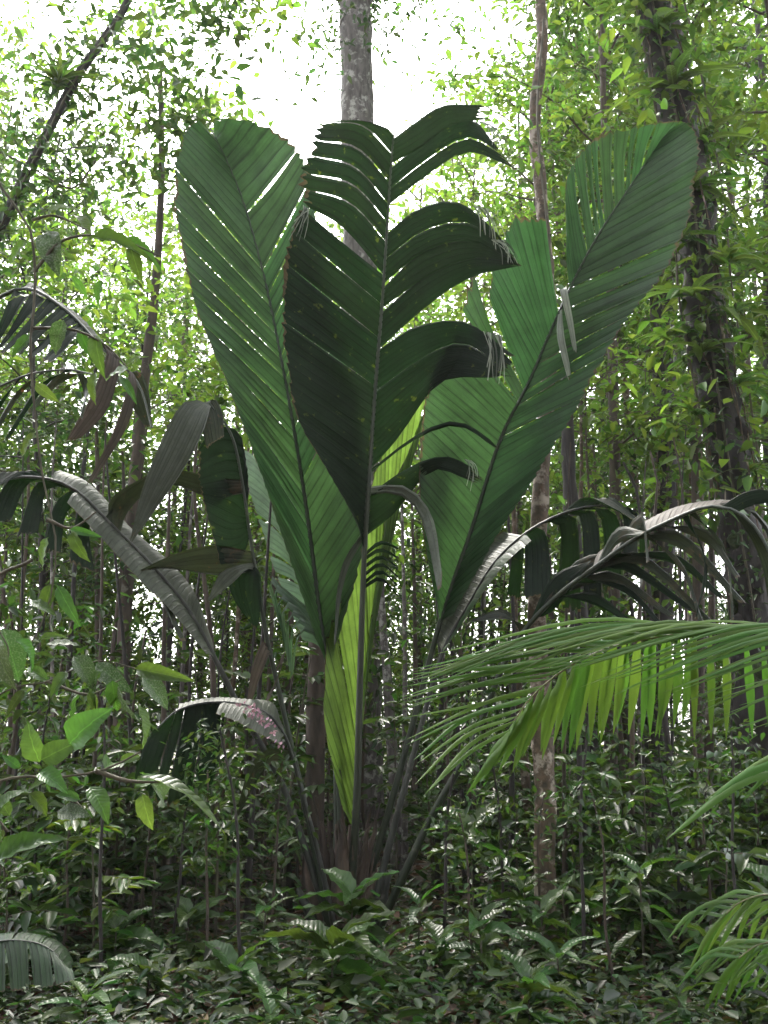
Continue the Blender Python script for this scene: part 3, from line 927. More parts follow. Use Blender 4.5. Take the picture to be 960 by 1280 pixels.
C.side([[(552, 782), (566, 770)], [(570, 720), (620, 672)], [(590, 660), (672, 590)], [(625, 550), (726, 500)], [(650, 495), (766, 425)], [(680, 430), (802, 375)],
        [(705, 375), (842, 320)], [(730, 325), (864, 255)], [(760, 275), (870, 212)], [(790, 230), (873, 178)], [(815, 193), (866, 160)], [(831, 168), (854, 152)]],
       M['palm'], 56, splits=(.40, .46, .50, .56, .61, .66, .72), gap=.18, edge=-.35, mid=.05, teeth=.02, seed=25, lens=True)
C.side([[(697, 388), (696, 420, -.1), (703, 450, -.12), (710, 474, -.12)], [(702, 384), (705, 418, -.1), (711, 450, -.12), (714, 472, -.12)]], M['bleached'], 2, teeth=.04, seed=26, frayed=.5, name='torn_strip')
C.side([[(704, 372), (699, 360, -.1), (708, 400, -.14), (716, 436, -.15)], [(708, 366), (708, 358, -.1), (716, 400, -.14), (721, 436, -.15)]], M['bleached'], 2, teeth=.04, seed=27, frayed=.5, name='torn_strip')

# frond D: the young yellow-green one
D = Frond(palm, Yd([(440, 1180), (440, 1060), (444, 980), (452, 900), (462, 820), (475, 740), (490, 660), (515, 570), (545, 488)], 8.1, 8.45), .022, .006, M['feather_rachis'],
          label='young yellow-green frond half unfolded')
D.side([[(440, 1035), (428, 1010)], [(441, 1020), (405, 900)], [(446, 960), (410, 800)], [(452, 900), (432, 735)], [(462, 820), (456, 640)], [(475, 740), (484, 545)], [(490, 660), (505, 508)], [(520, 560), (535, 490)]],
       M['palm_young'], 26, edge=-.28, mid=-.02, seed=41, amp=.7, splits=(.3,), gap=.4)
D.side([[(440, 1035), (444, 1010)], [(441, 1020), (453, 900)], [(446, 960), (461, 800)], [(452, 900), (472, 720)], [(462, 820), (488, 620)], [(475, 740), (512, 560)], [(490, 660), (534, 505)], [(520, 560), (547, 486)]],
       M['palm_young'], 22, edge=-.2, mid=.04, seed=42, amp=.7)

# frond E: pale one behind A
E = Frond(palm, Yd([(418, 1150), (420, 1000), (414, 860), (400, 790), (378, 725), (355, 660), (335, 605), (315, 558)], 8.2, 8.9), .026, .006, M['petiole'], label='pale shiny frond behind the tall slit frond')
E.side([[(405, 815), (378, 800)], [(385, 745), (348, 725)], [(365, 690), (325, 655)], [(345, 632), (309, 600)], [(325, 582), (305, 562)]], M['palm_pale'], 22, splits=(.15, .3, .42, .6), gap=.5, edge=.2, seed=51)
E.side([[(405, 815), (415, 780)], [(385, 745), (402, 690)], [(365, 690), (385, 620)], [(345, 632), (360, 570)], [(325, 582), (330, 555)]], M['palm_pale'], 20, edge=.2, seed=52)
for q in range(7):
    x = 402 - 6 * q
    E.side([[(408 - 3 * q, 830 - 10 * q), (x - 14, 790 - 8 * q), (x - 32, 800 - 12 * q), (x - 40 + 5 * q, 850 - 8 * q, .1)], [(408 - 3 * q, 824 - 10 * q), (x - 12, 782 - 8 * q), (x - 29, 794 - 12 * q), (x - 36 + 5 * q, 846 - 8 * q, .1)]],
           M['palm_pale'], 1, teeth=.02, seed=60 + q, name='thin_leaflet')

# frond F: arching to the right, silvery above
F_ = Frond(palm, Yd([(452, 1200), (478, 1090), (515, 950), (552, 820), (585, 758), (617, 705), (655, 668), (700, 643), (745, 632), (780, 638), (806, 658)], 7.9, 7.5), .034, .006, M['petiole_grey'],
           label='arching frond with a silver-grey upper face and hanging dark leaflets')
F_.side([[(553, 818), (545, 800)], [(585, 758), (556, 748)], [(617, 705), (588, 698)], [(655, 668), (628, 664)]], M['palm_grey'], 22, edge=.25, mid=.1, seed=71, teeth=.01)
F_.side([[(553, 818), (556, 812)], [(585, 758), (596, 752)], [(617, 705), (632, 704)], [(655, 668), (664, 676)]], M['palm'], 8, edge=-.2, seed=72, teeth=.01)
for q, (b0, b1, m0, m1, e0, e1) in enumerate([((632, 690), (652, 671), (640, 690), (655, 680), (634, 742), (650, 748)), ((652, 671), (672, 660), (656, 685), (684, 672), (655, 742), (690, 752)),
                                              ((674, 658), (692, 648), (700, 660), (720, 650), (694, 758), (726, 760)), ((692, 648), (712, 641), (725, 648), (745, 644), (730, 752), (752, 742)),
                                              ((714, 640), (735, 634), (750, 644), (772, 646), (756, 740), (776, 716)), ((737, 634), (757, 632), (776, 640), (792, 646), (780, 712), (798, 698)),
                                              ((760, 632), (785, 640), (794, 640), (804, 650), (800, 696), (812, 684)), ((700, 643), (745, 632), (730, 622), (765, 622), (776, 640), (806, 660))]):
    F_.side([[b0, m0, (*e0, -.3 if q % 2 else .2)], [b1, m1, (*e1, -.3 if q % 2 else .2)]], M['palm_shaded'], 5, teeth=.03, seed=80 + q, frayed=.3)

# frond G: long old one arching out to the right, nearer
G_ = Frond(palm, Yd([(458, 1200), (488, 1130), (540, 1020), (590, 930), (630, 830), (662, 780), (700, 742), (740, 712), (790, 676), (840, 650), (888, 633), (930, 645), (962, 690), (985, 770)], 7.9, 6.4), .036, .008,
           M['petiole'], label='old brown-grey frond arching far out with narrow torn leaflets')
G_.side([[(740, 712), (748, 690)], [(790, 676), (800, 655)], [(840, 650), (850, 632)], [(888, 633), (905, 625)], [(915, 638), (940, 632)]], M['dead_palm'], 24, edge=.2, seed=91, teeth=.01)
G_.side([[(880, 635), (925, 628), (955, 660), (968, 715, -.2)], [(905, 636), (945, 640), (975, 690), (990, 770, -.2)]], M['palm_grey'], 6, seed=92, frayed=.4)
G_.side([[(910, 640), (930, 660), (950, 700), (962, 760, -.1)], [(925, 645), (948, 665), (972, 710), (985, 770, -.1)]], M['palm_old'], 5, seed=93, frayed=.3)
G_.side([[(900, 632), (930, 615), (960, 612), (1000, 640, -.2)], [(920, 640), (945, 630), (975, 632), (1010, 670, -.2)]], M['palm_shaded'], 6, seed=94, frayed=.2)
for q, (b, m_, e, wd) in enumerate([((700, 742), (770, 694), (868, 760), 10), ((690, 752), (760, 712), (842, 768), 9), ((730, 720), (800, 690), (905, 790), 10), ((760, 698), (840, 690), (905, 745), 9), ((790, 678), (850, 664), (930, 750), 14),
                                    ((668, 775), (720, 700), (790, 690), 12), ((662, 782), (690, 720), (740, 700), 26), ((820, 660), (880, 660), (925, 720), 12), ((650, 790), (630, 762), (590, 774), 8), ((720, 730), (780, 730), (830, 780), 7), ((745, 708), (770, 660), (806, 664), 12), ((770, 690), (800, 640), (812, 700), 14), ((850, 648), (880, 690), (872, 770), 12), ((860, 645), (905, 680), (918, 775), 12), ((800, 672), (850, 700), (880, 780), 10), ((690, 750), (740, 740), (790, 775), 10)]):
    G_.side([[b, m_, (*e, -.25)], [(b[0] + 10, b[1] - 7), (m_[0] + 3, m_[1] + wd * 1.6), (e[0] - 4, e[1] + 4, -.25)]], M['palm_old' if q % 3 else 'palm_shaded'], 2, seed=100 + q, teeth=.02)

# frond H: silver-grey, sweeping down to the left
H_ = Frond(palm, Yd([(418, 1190), (404, 1130), (352, 980), (305, 895), (268, 822), (235, 762), (190, 707), (140, 657), (95, 613), (50, 597), (0, 602), (-50, 640)], 7.85, 6.9), .034, .008, M['petiole_grey'],
           label='silver-grey frond sweeping out low beside the broken frond')
H_.side([[(268, 822), (262, 792)], [(235, 762), (244, 742)], [(190, 707), (212, 702)], [(140, 657), (166, 662)], [(95, 613), (114, 606)], [(60, 599), (76, 588)]], M['palm_grey'], 40, edge=.18, seed=111, teeth=.01)
H_.side([[(268, 822), (258, 818)], [(235, 762), (218, 768)], [(190, 707), (172, 722)], [(140, 657), (126, 672)], [(95, 613), (84, 628)]], M['palm_grey'], 34, edge=-.18, seed=112, teeth=.02)
for q, (b0, b1, m0, m1, e0, e1) in enumerate([((125, 642), (108, 626), (112, 660), (96, 645), (118, 712), (86, 700)), ((108, 626), (92, 611), (84, 640), (70, 628), (76, 690), (52, 684)), ((92, 611), (70, 602), (60, 612), (44, 606), (48, 664), (22, 668)),
                                              ((70, 602), (40, 597), (36, 604), (10, 600), (14, 650), (-16, 652)), ((40, 597), (10, 600), (4, 600), (-16, 606), (-20, 640), (-50, 650)), ((60, 598), (20, 598), (40, 588), (0, 590), (0, 606), (-30, 616)),
                                              ((150, 668), (135, 652), (160, 640), (140, 622), (196, 600), (190, 590)), ((200, 716), (190, 706), (205, 740), (196, 735), (232, 800), (226, 802))]):
    H_.side([[b0, m0, (*e0, -.2)], [b1, m1, (*e1, -.2)]], M['palm_shaded' if q < 6 else 'palm_old'], 5 if q < 6 else 2, teeth=.03, seed=120 + q, frayed=.3)

# frond I: broken, its sections folded over and hanging
I_ = Frond(palm, Yd([(414, 1180), (404, 1120), (384, 1020), (366, 940), (346, 852), (334, 800), (324, 740), (314, 680), (304, 610), (290, 545), (262, 505)], 7.8, 7.2), .030, .008, M['petiole'],
           label='broken dark frond with folded sections hanging down')
I_.side([[(305, 610), (302, 545), (270, 534), (248, 560, -.1)], [(308, 640), (308, 600), (286, 590), (250, 600, -.1)], [(310, 655), (310, 650), (290, 650), (256, 632, -.1)], [(312, 668), (306, 690), (292, 702), (276, 706, -.1)]], M['palm_shaded'], 14, seed=131, teeth=.02)
I_.side([[(262, 505), (248, 500, -.06), (222, 512, -.15), (182, 600, -.25), (164, 668, -.3)], [(266, 508), (262, 512, -.1), (254, 540, -.2), (228, 590, -.25), (172, 668, -.3)]], M['palm_grey'], 10, seed=132, frayed=.5, m=12)
I_.side([[(262, 503), (268, 498, .02), (278, 515, .02), (280, 545, .0)], [(252, 510), (248, 506, .0), (250, 525, -.04), (258, 560, -.06)]], M['palm_old'], 6, seed=133)
I_.side([[(300, 600), (262, 596, .05), (215, 588, .05), (160, 618, 0), (128, 650, -.1)], [(303, 618), (262, 622, .05), (215, 606, .05), (165, 622, 0), (130, 652, -.1)]], M['palm_old'], 5, seed=134, m=12)
I_.side([[(316, 690), (272, 682, -.1), (225, 690, -.1), (168, 716, -.2)], [(320, 712), (282, 720, -.1), (250, 716, -.1), (205, 708, -.15)]], M['palm_old'], 6, seed=135)
I_.side([[(322, 704), (300, 706, -.1), (276, 716, -.15), (258, 752, -.2)], [(324, 714), (308, 712, -.12), (292, 728, -.16), (262, 752, -.2)]], M['palm_grey'], 5, seed=136)
I_.side([[(320, 706), (326, 720, -.04), (326, 760, -.04), (321, 787, -.05)], [(318, 706), (286, 710, -.04), (290, 745, -.05), (317, 784, -.05)]], M['palm_shaded'], 7, seed=137)
I_.side([[(338, 818), (330, 800, -.03), (316, 830, -.06), (308, 880, -.06)], [(340, 826), (338, 815, -.04), (326, 845, -.06), (312, 884, -.06)]], M['dead_palm'], 3, seed=138, frayed=.4)
I_.side([[(342, 840), (356, 812, -.03), (350, 840, -.04), (336, 876, -.06)], [(344, 846), (352, 826, -.03), (345, 850, -.04), (333, 872, -.06)]], M['dead_palm'], 2, seed=139, frayed=.4)

# frond J: low, its blade folded over and hanging
J_ = Frond(palm, Yd([(420, 1185), (414, 1140), (396, 1060), (380, 1000), (368, 955), (356, 920), (335, 893), (300, 880), (260, 878), (222, 888), (195, 912)], 7.75, 7.0), .024, .006, M['petiole_grey'],
           label='low frond folded over with a grey back and dark hanging face')
J_.side([[(356, 920), (352, 905)], [(335, 893), (340, 878)], [(300, 880), (302, 874)], [(260, 878), (262, 874)], [(222, 888), (226, 880)]], M['palm_grey'], 22, edge=.2, seed=141, teeth=.01)
J_.side([[(356, 920), (350, 930)], [(335, 893), (322, 916)], [(310, 883), (296, 902)], [(280, 878), (270, 892)]], M['palm_grey'], 16, edge=-.22, seed=142, teeth=.01)
J_.side([[(280, 878), (276, 900), (274, 950, -.1), (262, 990, -.1)], [(255, 879), (252, 905), (244, 960, -.1), (236, 1006, -.1)], [(228, 886), (220, 915), (208, 960, -.1), (200, 1004, -.1)], [(200, 906), (186, 920), (174, 950, -.1), (168, 972, -.1)]], M['palm_shaded'], 14,
        splits=(.3, .55, .75), gap=.5, seed=143)
J_.side([[(362, 938), (335, 936, -.05), (312, 958, -.1), (292, 1026, -.12)], [(366, 950), (342, 952, -.05), (322, 975, -.1), (294, 1028, -.12)]], M['palm_old'], 4, seed=144)

# purple-white blossom fallen on the folded frond
g = np.random.default_rng(8)
fl = thing('fallen_blossom', 'strand of purple and white fallen blossom lying on the low folded frond', 'blossom', at(330, 905, 6.95))
n = 60
s = g.random(n)
Pp = np.array([at(305 + 50 * a + g.normal() * 5, 880 + 52 * a ** 1.3 + g.normal() * 4, 6.95 + g.normal() * .02) for a in s]) - np.array(fl.location)
V, F = leaf_cloud(Pp, g.normal(size=(n, 3)), g.normal(size=(n, 3)), .03, .02)
tag(link('petals', mesh_np('petals', V, F, M['petal']), fl), kind='stuff')


# ------------------------------------------------------------------ feather palm at the right
def ribbon_mesh(name, path, width, mat, fold=0.25, ref=(0, 0, 1), base=np.zeros(3), twist=0.0):
    """A leaflet: three lines of vertices, folded along the midrib, tapering to both ends."""
    P = np.asarray(path)
    n = len(P)
    T = unit(np.gradient(P, axis=0))
    S = unit(np.cross(T, np.array(ref, float)))
    Nn = np.cross(S, T)
    th = twist * np.linspace(0, 1, n)[:, None]
    S, Nn = S * np.cos(th) + Nn * np.sin(th), -S * np.sin(th) + Nn * np.cos(th)
    u = np.linspace(0, 1, n)
    wd = (width * np.minimum(1, 0.25 + u * 6) * np.minimum(1, (1 - u) * 2.2 + 0.03) ** 0.8)[:, None]
    V = np.stack([P - S * wd / 2 - Nn * wd * fold, P, P + S * wd / 2 - Nn * wd * fold], 1).reshape(-1, 3) - base
    a = np.arange(n - 1) * 3
    F = np.concatenate([np.stack([a, a + 1, a + 4, a + 3], 1), np.stack([a + 1, a + 2, a + 5, a + 4], 1)])
    return mesh_np(name, V, F, mat, True)


fp_base = np.array((at(1330, 900, 4.9)[0], 4.9, 0.0))
fpalm = thing('feather_palm', 'feather palm whose bright green leaflets hang like a curtain before the trunks', 'palm tree', fp_base)
geo = Geo()
z = np.linspace(0, 1, 10)
geo.tube(np.stack([0.05 * np.sin(z * 3), 0 * z, -.1 + 2.1 * z], 1), .09 - .02 * z, 10, .06, np.random.default_rng(1))
link('trunk', geo.mesh('trunk', M['bark']), fpalm)


def feather_frond(pts, n, r0, front, back, seed, wf=.022, wb=.046, owner=None, ob=None):
    """Rachis through pixel points; front and back give, per leaflet along the stalk, how it runs."""
    g = np.random.default_rng(seed)
    owner, ob = (owner, ob) if owner else (fpalm, fp_base)
    W = np.array([at(*p) for p in pts])
    both = arc_resample(np.hstack([W, np.array(pts)[:, :2]]), 120)
    geo = Geo()
    geo.tube(both[::4, :3] - ob, np.linspace(r0, .003, 30), 7)
    fr = link('frond', geo.mesh('frond', M['feather_rachis']), owner)
    for q in range(n):
        f = (q + .5) / n
        row = both[int(8 + f * 111)]
        b, px, py = row[:3], row[3], row[4]
        for side, wd in ((front, wf), (back, wb)):
            if side is k_back and q % 2 and f < .62:
                continue
            m_, e = side(f, px, py, b[1], g)
            if m_ is None:
                continue
            path = arc_resample([b, at(*m_), at(*e)], 9)
            link('leaflet', ribbon_mesh('leaflet', path, wd * (.8 + .35 * g.random()), M['feather'], .28, (0, -.75, .65), ob, g.normal() * .2), fr)


def k_front(f, px, py, Y, g):
    ln = np.interp(f, [0, .6, .85, 1], [360, 330, 210, 105])
    dr = np.interp(f, [0, .3, .6, .85, 1], [70, 64, 42, 40, 90]) + g.normal() * 12
    return (px - ln * .45 + g.normal() * 5, py - np.interp(f, [0, .6, 1], [2, 12, -20]) + g.normal() * 3 + dr * .10, Y - .28), (px - ln * (.94 + .1 * g.random()), py + dr, Y - .55)


def k_back(f, px, py, Y, g):
    ln = np.interp(f, [0, .5, .8, 1], [135, 132, 112, 80]) * (.9 + .2 * g.random())
    dx = np.interp(f, [0, .5, .8, 1], [30, 4, -22, -52])
    return (px + dx * .3 + np.interp(f, [0, 1], [14, -8]), py + ln * .45, Y + .16), (px + dx + g.normal() * 4, py + ln, Y + .2)


feather_frond([(1330, 880, 4.9), (1220, 810, 4.9), (1100, 786, 4.85), (1000, 787, 4.8), (900, 789, 4.75), (830, 795, 4.7), (770, 807, 4.7), (720, 828, 4.65), (680, 856, 4.6), (652, 886, 4.6), (634, 918, 4.6)],
              70, .015, k_front, k_back, 5)


def k2_front(f, px, py, Y, g):
    return (px - 80, py + 8, Y - .1), (px - 150 - 30 * g.random(), py + 66 + 20 * g.random(), Y - .2)


def k2_back(f, px, py, Y, g):
    return (px - 10, py + 60, Y + .1), (px - 30, py + 120, Y + .1)


feather_frond([(1330, 900, 4.9), (1230, 890, 4.6), (1140, 900, 4.3), (1060, 930, 4.1), (1000, 975, 4.0)], 12, .014, k2_front, k2_back, 6, .034)


# ------------------------------------------------------------------ understory
def cover():
    g = np.random.default_rng(21)
    n = 8200
    Y = np.where(np.arange(n) < 1700, 4.4 + 3.0 * g.random(n), 4.2 + 30 * g.random(n) ** 1.5)
    X = (g.random(n) * 2 - 1) * (0.46 * Y + 1.0)
    h = 0.05 + 0.7 * g.random(n) ** 3 * np.interp(Y, [4, 7, 10, 14], [.35, .5, .9, 1.2])
    k = g.integers(6, 13, n)
    idx = np.repeat(np.arange(n), k)
    m = len(idx)
    a = g.random(m) * 6.283
    tier = g.random(m)
    P = np.stack([X[idx] + g.normal(size=m) * .05, Y[idx] + g.normal(size=m) * .05, h[idx] * (0.35 + 0.65 * tier)], 1)
    D = np.stack([np.cos(a), np.sin(a), g.normal(size=m) * .35 + .1], 1)
    Nn = np.stack([g.normal(size=m) * .35, g.normal(size=m) * .35, np.ones(m)], 1)
    P = P + D * (.02 + .1 * g.random(m))[:, None]
    L = (.045 + .07 * g.random(m)) * (0.6 + .9 * g.random(n)[idx] ** 2)
    V, F = leaf_cloud(P, D, Nn, L, L * (.34 + .2 * g.random(m)), .15, .2)
    tag(link('ground_cover', mesh_np('ground_cover', V, F, M['cover'])), 'low leafy ground cover over the whole forest floor', 'ground cover', None, 'stuff')
    m = 9000
    Y = 4 + 22 * g.random(m) ** 1.4
    P = np.stack([(g.random(m) * 2 - 1) * (.46 * Y + 1), Y, .01 + .08 * g.random(m)], 1)
    D = g.normal(size=(m, 3)) * [1, 1, .15]
    V, F = leaf_cloud(P, D, g.normal(size=(m, 3)) * .25 + [0, 0, 1], .1 + .08 * g.random(m), .05 + .03 * g.random(m), .3, .1)
    tag(link('leaf_litter', mesh_np('leaf_litter', V, F, M['litter'])), 'brown dead leaves lying under the ground cover', 'leaf litter', None, 'stuff')


cover()


def sapling_meshes(H, nleaf, L, seed, leaf, wid=.42):
    g = np.random.default_rng(seed)
    geo = Geo()
    z = np.linspace(0, 1, 8)
    b = g.normal(size=2) * .06 * H
    path = np.stack([b[0] * z ** 2, b[1] * z ** 2, z * H - .05], 1)
    geo.tube(path, (.009 + .004 * H) * (1 - .75 * z), 5, .05, g)
    nb = int(6 + 4 * H)
    P, D = [], []
    per = max(3, nleaf // nb)
    for q in range(nb):
        f = .25 + .75 * (q + g.random()) / nb
        p0 = np.array([np.interp(f * 7, np.arange(8), path[:, k]) for k in range(3)])
        a = q * 2.4 + g.normal() * .4
        ln = wid * (.5 + .7 * g.random()) * (1.15 - .5 * f) * (H ** .4)
        d = np.array([math.cos(a), math.sin(a), .25 + .3 * g.random()])
        s = np.linspace(0, 1, 4)[:, None]
        bp = p0 + d * ln * s - np.array([0, 0, .3 * ln]) * s ** 2
        geo.tube(bp, [.005, .004, .003, .002], 3)
        sd = np.array([-math.sin(a), math.cos(a), 0])
        for r in range(per):
            ft = .15 + .85 * (r + g.random() * .5) / per
            P.append(np.array([np.interp(ft * 3, np.arange(4), bp[:, k]) for k in range(3)]))
            D.append(d * .6 + sd * (1 if r % 2 else -1) * (.9 + .3 * g.random()) + np.array([0, 0, -.35 + .2 * g.normal()]))
    P, D = np.array(P), np.array(D)
    n = len(P)
    Ls = L * (.7 + .6 * g.random(n))
    V, F = leaf_cloud(P, D, g.normal(size=(n, 3)) * .3 + [0, 0, 1], Ls, Ls * (.36 + .1 * g.random(n)), .15, .2)
    return geo.mesh('stem', M['twig']), mesh_np('foliage', V, F, M[leaf])


SAP = [(H, *sapling_meshes(H, nl, L, 500 + q, lf, wd), lf) for q, (H, nl, L, lf, wd) in enumerate([
    (.8, 80, .14, 'under', .36), (1.1, 130, .12, 'under_light', .4), (1.5, 170, .13, 'under', .45), (2.0, 240, .11, 'under', .45),
    (2.6, 320, .11, 'under_light', .5), (3.2, 420, .10, 'under', .55), (1.3, 90, .19, 'under', .42), (2.2, 150, .16, 'under', .5)])]
def thin_meshes(H, seed):
    g = np.random.default_rng(seed)
    z = np.linspace(0, 1, 14)
    path = np.stack([.1 * H * g.normal() * z ** 2 + .03 * np.sin(z * 9 + seed), .06 * H * g.normal() * z ** 2 + .03 * np.cos(z * 8), z * H - .05], 1)
    geo = Geo()
    geo.tube(path, (.012 + .004 * H) * (1 - .5 * z), 6, .06, g)
    n = 150
    f = 1 - .45 * g.random(n) ** 1.5
    P = np.stack([np.interp(f * 13, np.arange(14), path[:, k]) for k in range(3)], 1) + g.normal(size=(n, 3)) * [.25, .25, .12]
    L = .10 + .06 * g.random(n)
    V, F = leaf_cloud(P, g.normal(size=(n, 3)) * [1, 1, .4] + [0, 0, -.4], g.normal(size=(n, 3)) * .4 + [0, 0, 1], L, L * .4, .15, .2)
    return geo.mesh('stem', M['bark_dark' if seed % 2 else 'bark']), mesh_np('foliage', V, F, M['under'])


THIN = [thin_meshes(H, 900 + q) for q, H in enumerate((2.6, 3.6, 4.6, 5.6))]
SAP_LABEL = {0: 'knee-high dark glossy sapling on the forest floor', 1: 'waist-high light green sapling on the forest floor', 2: 'chest-high glossy sapling on the forest floor',
             3: 'head-high thin dark sapling with small leaves', 4: 'tall thin light green sapling with drooping side twigs', 5: 'tallest kind of thin dark sapling with fine leaves',
             6: 'waist-high sapling with large glossy leaves', 7: 'head-high sapling with large sparse glossy leaves'}


def saplings():
    g = np.random.default_rng(77)
    n = 225
    done = []
    for q in range(n):
        for tr in range(30):
            Y = 6.4 + 22 * ((q + g.random()) / n) ** .85
            px = -70 + 1100 * g.random()
            x = ground_x(px, Y)
            if Y < 8.8 and 290 < px < 560:
                continue
            if all((x - a) ** 2 + (Y - b) ** 2 > .16 for a, b in done):
                break
        done.append((x, Y))
        tall = ray_height((1060 if Y < 7.5 else 980 if Y < 9 else 860) - 80 * g.random(), Y)         # near ones stay low, below the palm's petioles
        ok = [i for i in range(8) if SAP[i][0] < max(tall, .9)]
        k = int(ok[g.integers(len(ok))])
        H, sm, fm, lf = SAP[k]
        t = thing('sapling', SAP_LABEL[k], 'sapling', (x, Y, 0), SAP_LABEL[k].split(' on ')[0].replace('sapling', 'saplings'), g.random() * 6.28)
        s = .85 + .35 * g.random()
        t.scale = (s, s, s)
        link('stem', sm, t)
        link('foliage', fm, t)
    for q in range(46):
        Y = 7.2 + 3.6 * (q + g.random()) / 46
        px = 290 * g.random() - 10 if q % 2 else 570 + 400 * g.random()
        k = [2, 3, 6, 2, 7][q % 5] if Y > 8.6 else [2, 6, 0][q % 3]
        H, sm, fm, lf = SAP[k]
        t = thing('sapling', SAP_LABEL[k], 'sapling', (ground_x(px, Y), Y, 0), SAP_LABEL[k].split(' on ')[0].replace('sapling', 'saplings'), g.random() * 6.28)
        s = min(1.0, ray_height(930, Y) / H) * (.8 + .25 * g.random())
        t.scale = (s, s, s)
        link('stem', sm, t)
        link('foliage', fm, t)
    # thin bare stems
    for q in range(120):
        Y = 6.3 + 13 * (q + g.random()) / 120
        px = -40 + 1040 * g.random()
        if Y < 9.6 and 60 < px < 830:
            continue
        k = int(g.integers(0, 4)) if Y > 9.6 else 0
        t = thing('thin_stem', 'thin bare understory stem with a few leaves at its top', 'sapling', (ground_x(px, Y), Y, 0), 'thin bare understory stems', g.random() * 6.28)
        link('stem', THIN[k][0], t)
        link('foliage', THIN[k][1], t)
    for q, px in enumerate((14, 52, 96, 142, 190, 226, 268, 312, 345, 548, 588, 628, 662, 716, 752, 838, 868, 905, 938)):
        Y = 6.2 + 1.6 * ((q * 5) % 7) / 7
        t = thing('slim_seedling', 'slim knee-to-chest-high seedling stem rising through the ground cover', 'sapling', (ground_x(px, Y), Y, 0), 'slim seedling stems', q * 1.7)
        t.scale = (.5, .5, .42 + .16 * ((q * 3) % 5) / 5)
        link('stem', THIN[q % 2][0], t)
        link('foliage', THIN[q % 2][1], t)
    # thicket of small trees between the far trunks
    for q in range(60):
        Y = 11.5 + 16 * ((q + g.random()) / 60) ** 1.1
        px = -150 + 1260 * g.random()
        if Y < 13 and 250 < px < 720:
            continue
        k = int(g.integers(0, 3))
        lab, grp = {0: ('low bushy light-leaved treelet filling the gaps between far trunks', 'light treelets'), 1: ('low bushy mid-green treelet filling the gaps between far trunks', 'mid-green treelets'),
                    2: ('tall yellow-green treelet filling the gaps between far trunks', 'yellow-green treelets')}[k]
        t = put_tree(k, ground_x(px, Y), Y, .7 + .3 * g.random(), g.random() * 6.28, lab, grp)
        t.name = 'treelet'


saplings()


# ------------------------------------------------------------------ plants whose leaves can be picked apart
def big_leaf_mesh(name, L, W, mat, curve=.18, fold=.12, wave=0.0, n=8, tip=1.0, seed=0):
    """One leaf along +X from its base at the origin, upper face +Z."""
    g = np.random.default_rng(seed)
    u = np.linspace(0, 1, n)
    wd = W * np.sin(np.pi * u ** .8) ** .75 * (1 - .25 * u) + .004
    z = -curve * L * u ** 2 + .04 * L * np.sin(u * 3)
    y_ = np.array([-1, -.55, 0, .55, 1])
    V = []
    for i in range(n):
        for k in y_:
            V.append((L * u[i], k * wd[i] / 2, z[i] + abs(k) * wd[i] * fold + wave * L * .03 * math.sin(i * 2.3 + k * 2) + g.normal() * .0012))
    F = []
    for i in range(n - 1):
        for k in range(4):
            a = i * 5 + k
            F.append((a, a + 5, a + 6, a + 1))
    return mesh_np(name, np.array(V), np.array(F), mat, True)


LEAF = {}
for nm, mt in (('big', 'big_leaf'), ('bright', 'bright_leaf'), ('old', 'old_leaf')):
    LEAF[nm] = [big_leaf_mesh('leaf', 1.0, .40 + .06 * q, M[mt], .16 + .14 * q, .14 + .08 * q, 1.0, seed=q, n=10) for q in range(3)]
LEAF['long'] = [big_leaf_mesh('leaf', 1.0, .24 + .03 * q, M['big_leaf'], .25 + .12 * q, .14, .5, seed=q) for q in range(3)]
LEAF['strap'] = [big_leaf_mesh('leaf', 1.0, .13 + .02 * q, M['strap'], .30 + .25 * q, .2, .3, seed=q, n=9) for q in range(3)]


def put_leaf(parent, mesh, loc, d, L, nrm=(0, 0, 1), roll=0.0, wscale=1.0):
    """Leaf copy with its base at loc (relative to the parent) running along d."""
    d = Vector(tuple(map(float, d))).normalized()
    nz = Vector(tuple(map(float, nrm)))
    yv = nz.cross(d)
    if yv.length < 1e-3:
        yv = Vector((0, 1, 0)).cross(d)
    yv.normalize()
    zv = d.cross(yv)
    R = Matrix((d, yv, zv)).transposed().to_4x4() @ Matrix.Rotation(roll, 4, 'X')
    o = link('leaf', mesh, parent)
    o.matrix_local = Matrix.Translation(Vector(tuple(map(float, loc)))) @ R @ Matrix.Diagonal((L, L * wscale, L, 1))
    return o


def tuft_plant(name, label, cat, px, Y, H, kind, nleaf, L, seed, group=None, stem_r=.010, spread=.25, x=None):
    """Single-stemmed plant with large leaves set round the upper stem."""
    g = np.random.default_rng(seed)
    x = ground_x(px, Y) if x is None else x
    t = thing(name, label, cat, (x, Y, 0), group)
    z = np.linspace(0, 1, 7)
    b = g.normal(size=2) * .05 * H
    path = np.stack([b[0] * z, b[1] * z, z * H - .04], 1)
    geo = Geo()
    geo.tube(path, stem_r * (1 - .5 * z), 6, .04, g)
    link('stem', geo.mesh('stem', M['twig']), t)
    for q in range(nleaf):
        f = 1 - spread * (q / nleaf) ** 1.1
        p = np.array([np.interp(f * 6, np.arange(7), path[:, k]) for k in range(3)])
        a = q * 2.4 + g.normal() * .25
        up = .75 - 1.0 * (q / nleaf) + g.normal() * .15
        put_leaf(t, LEAF[kind][q % 3], p, (math.cos(a), math.sin(a), up), L * (.75 + .45 * g.random()), roll=g.normal() * .25)
    return t


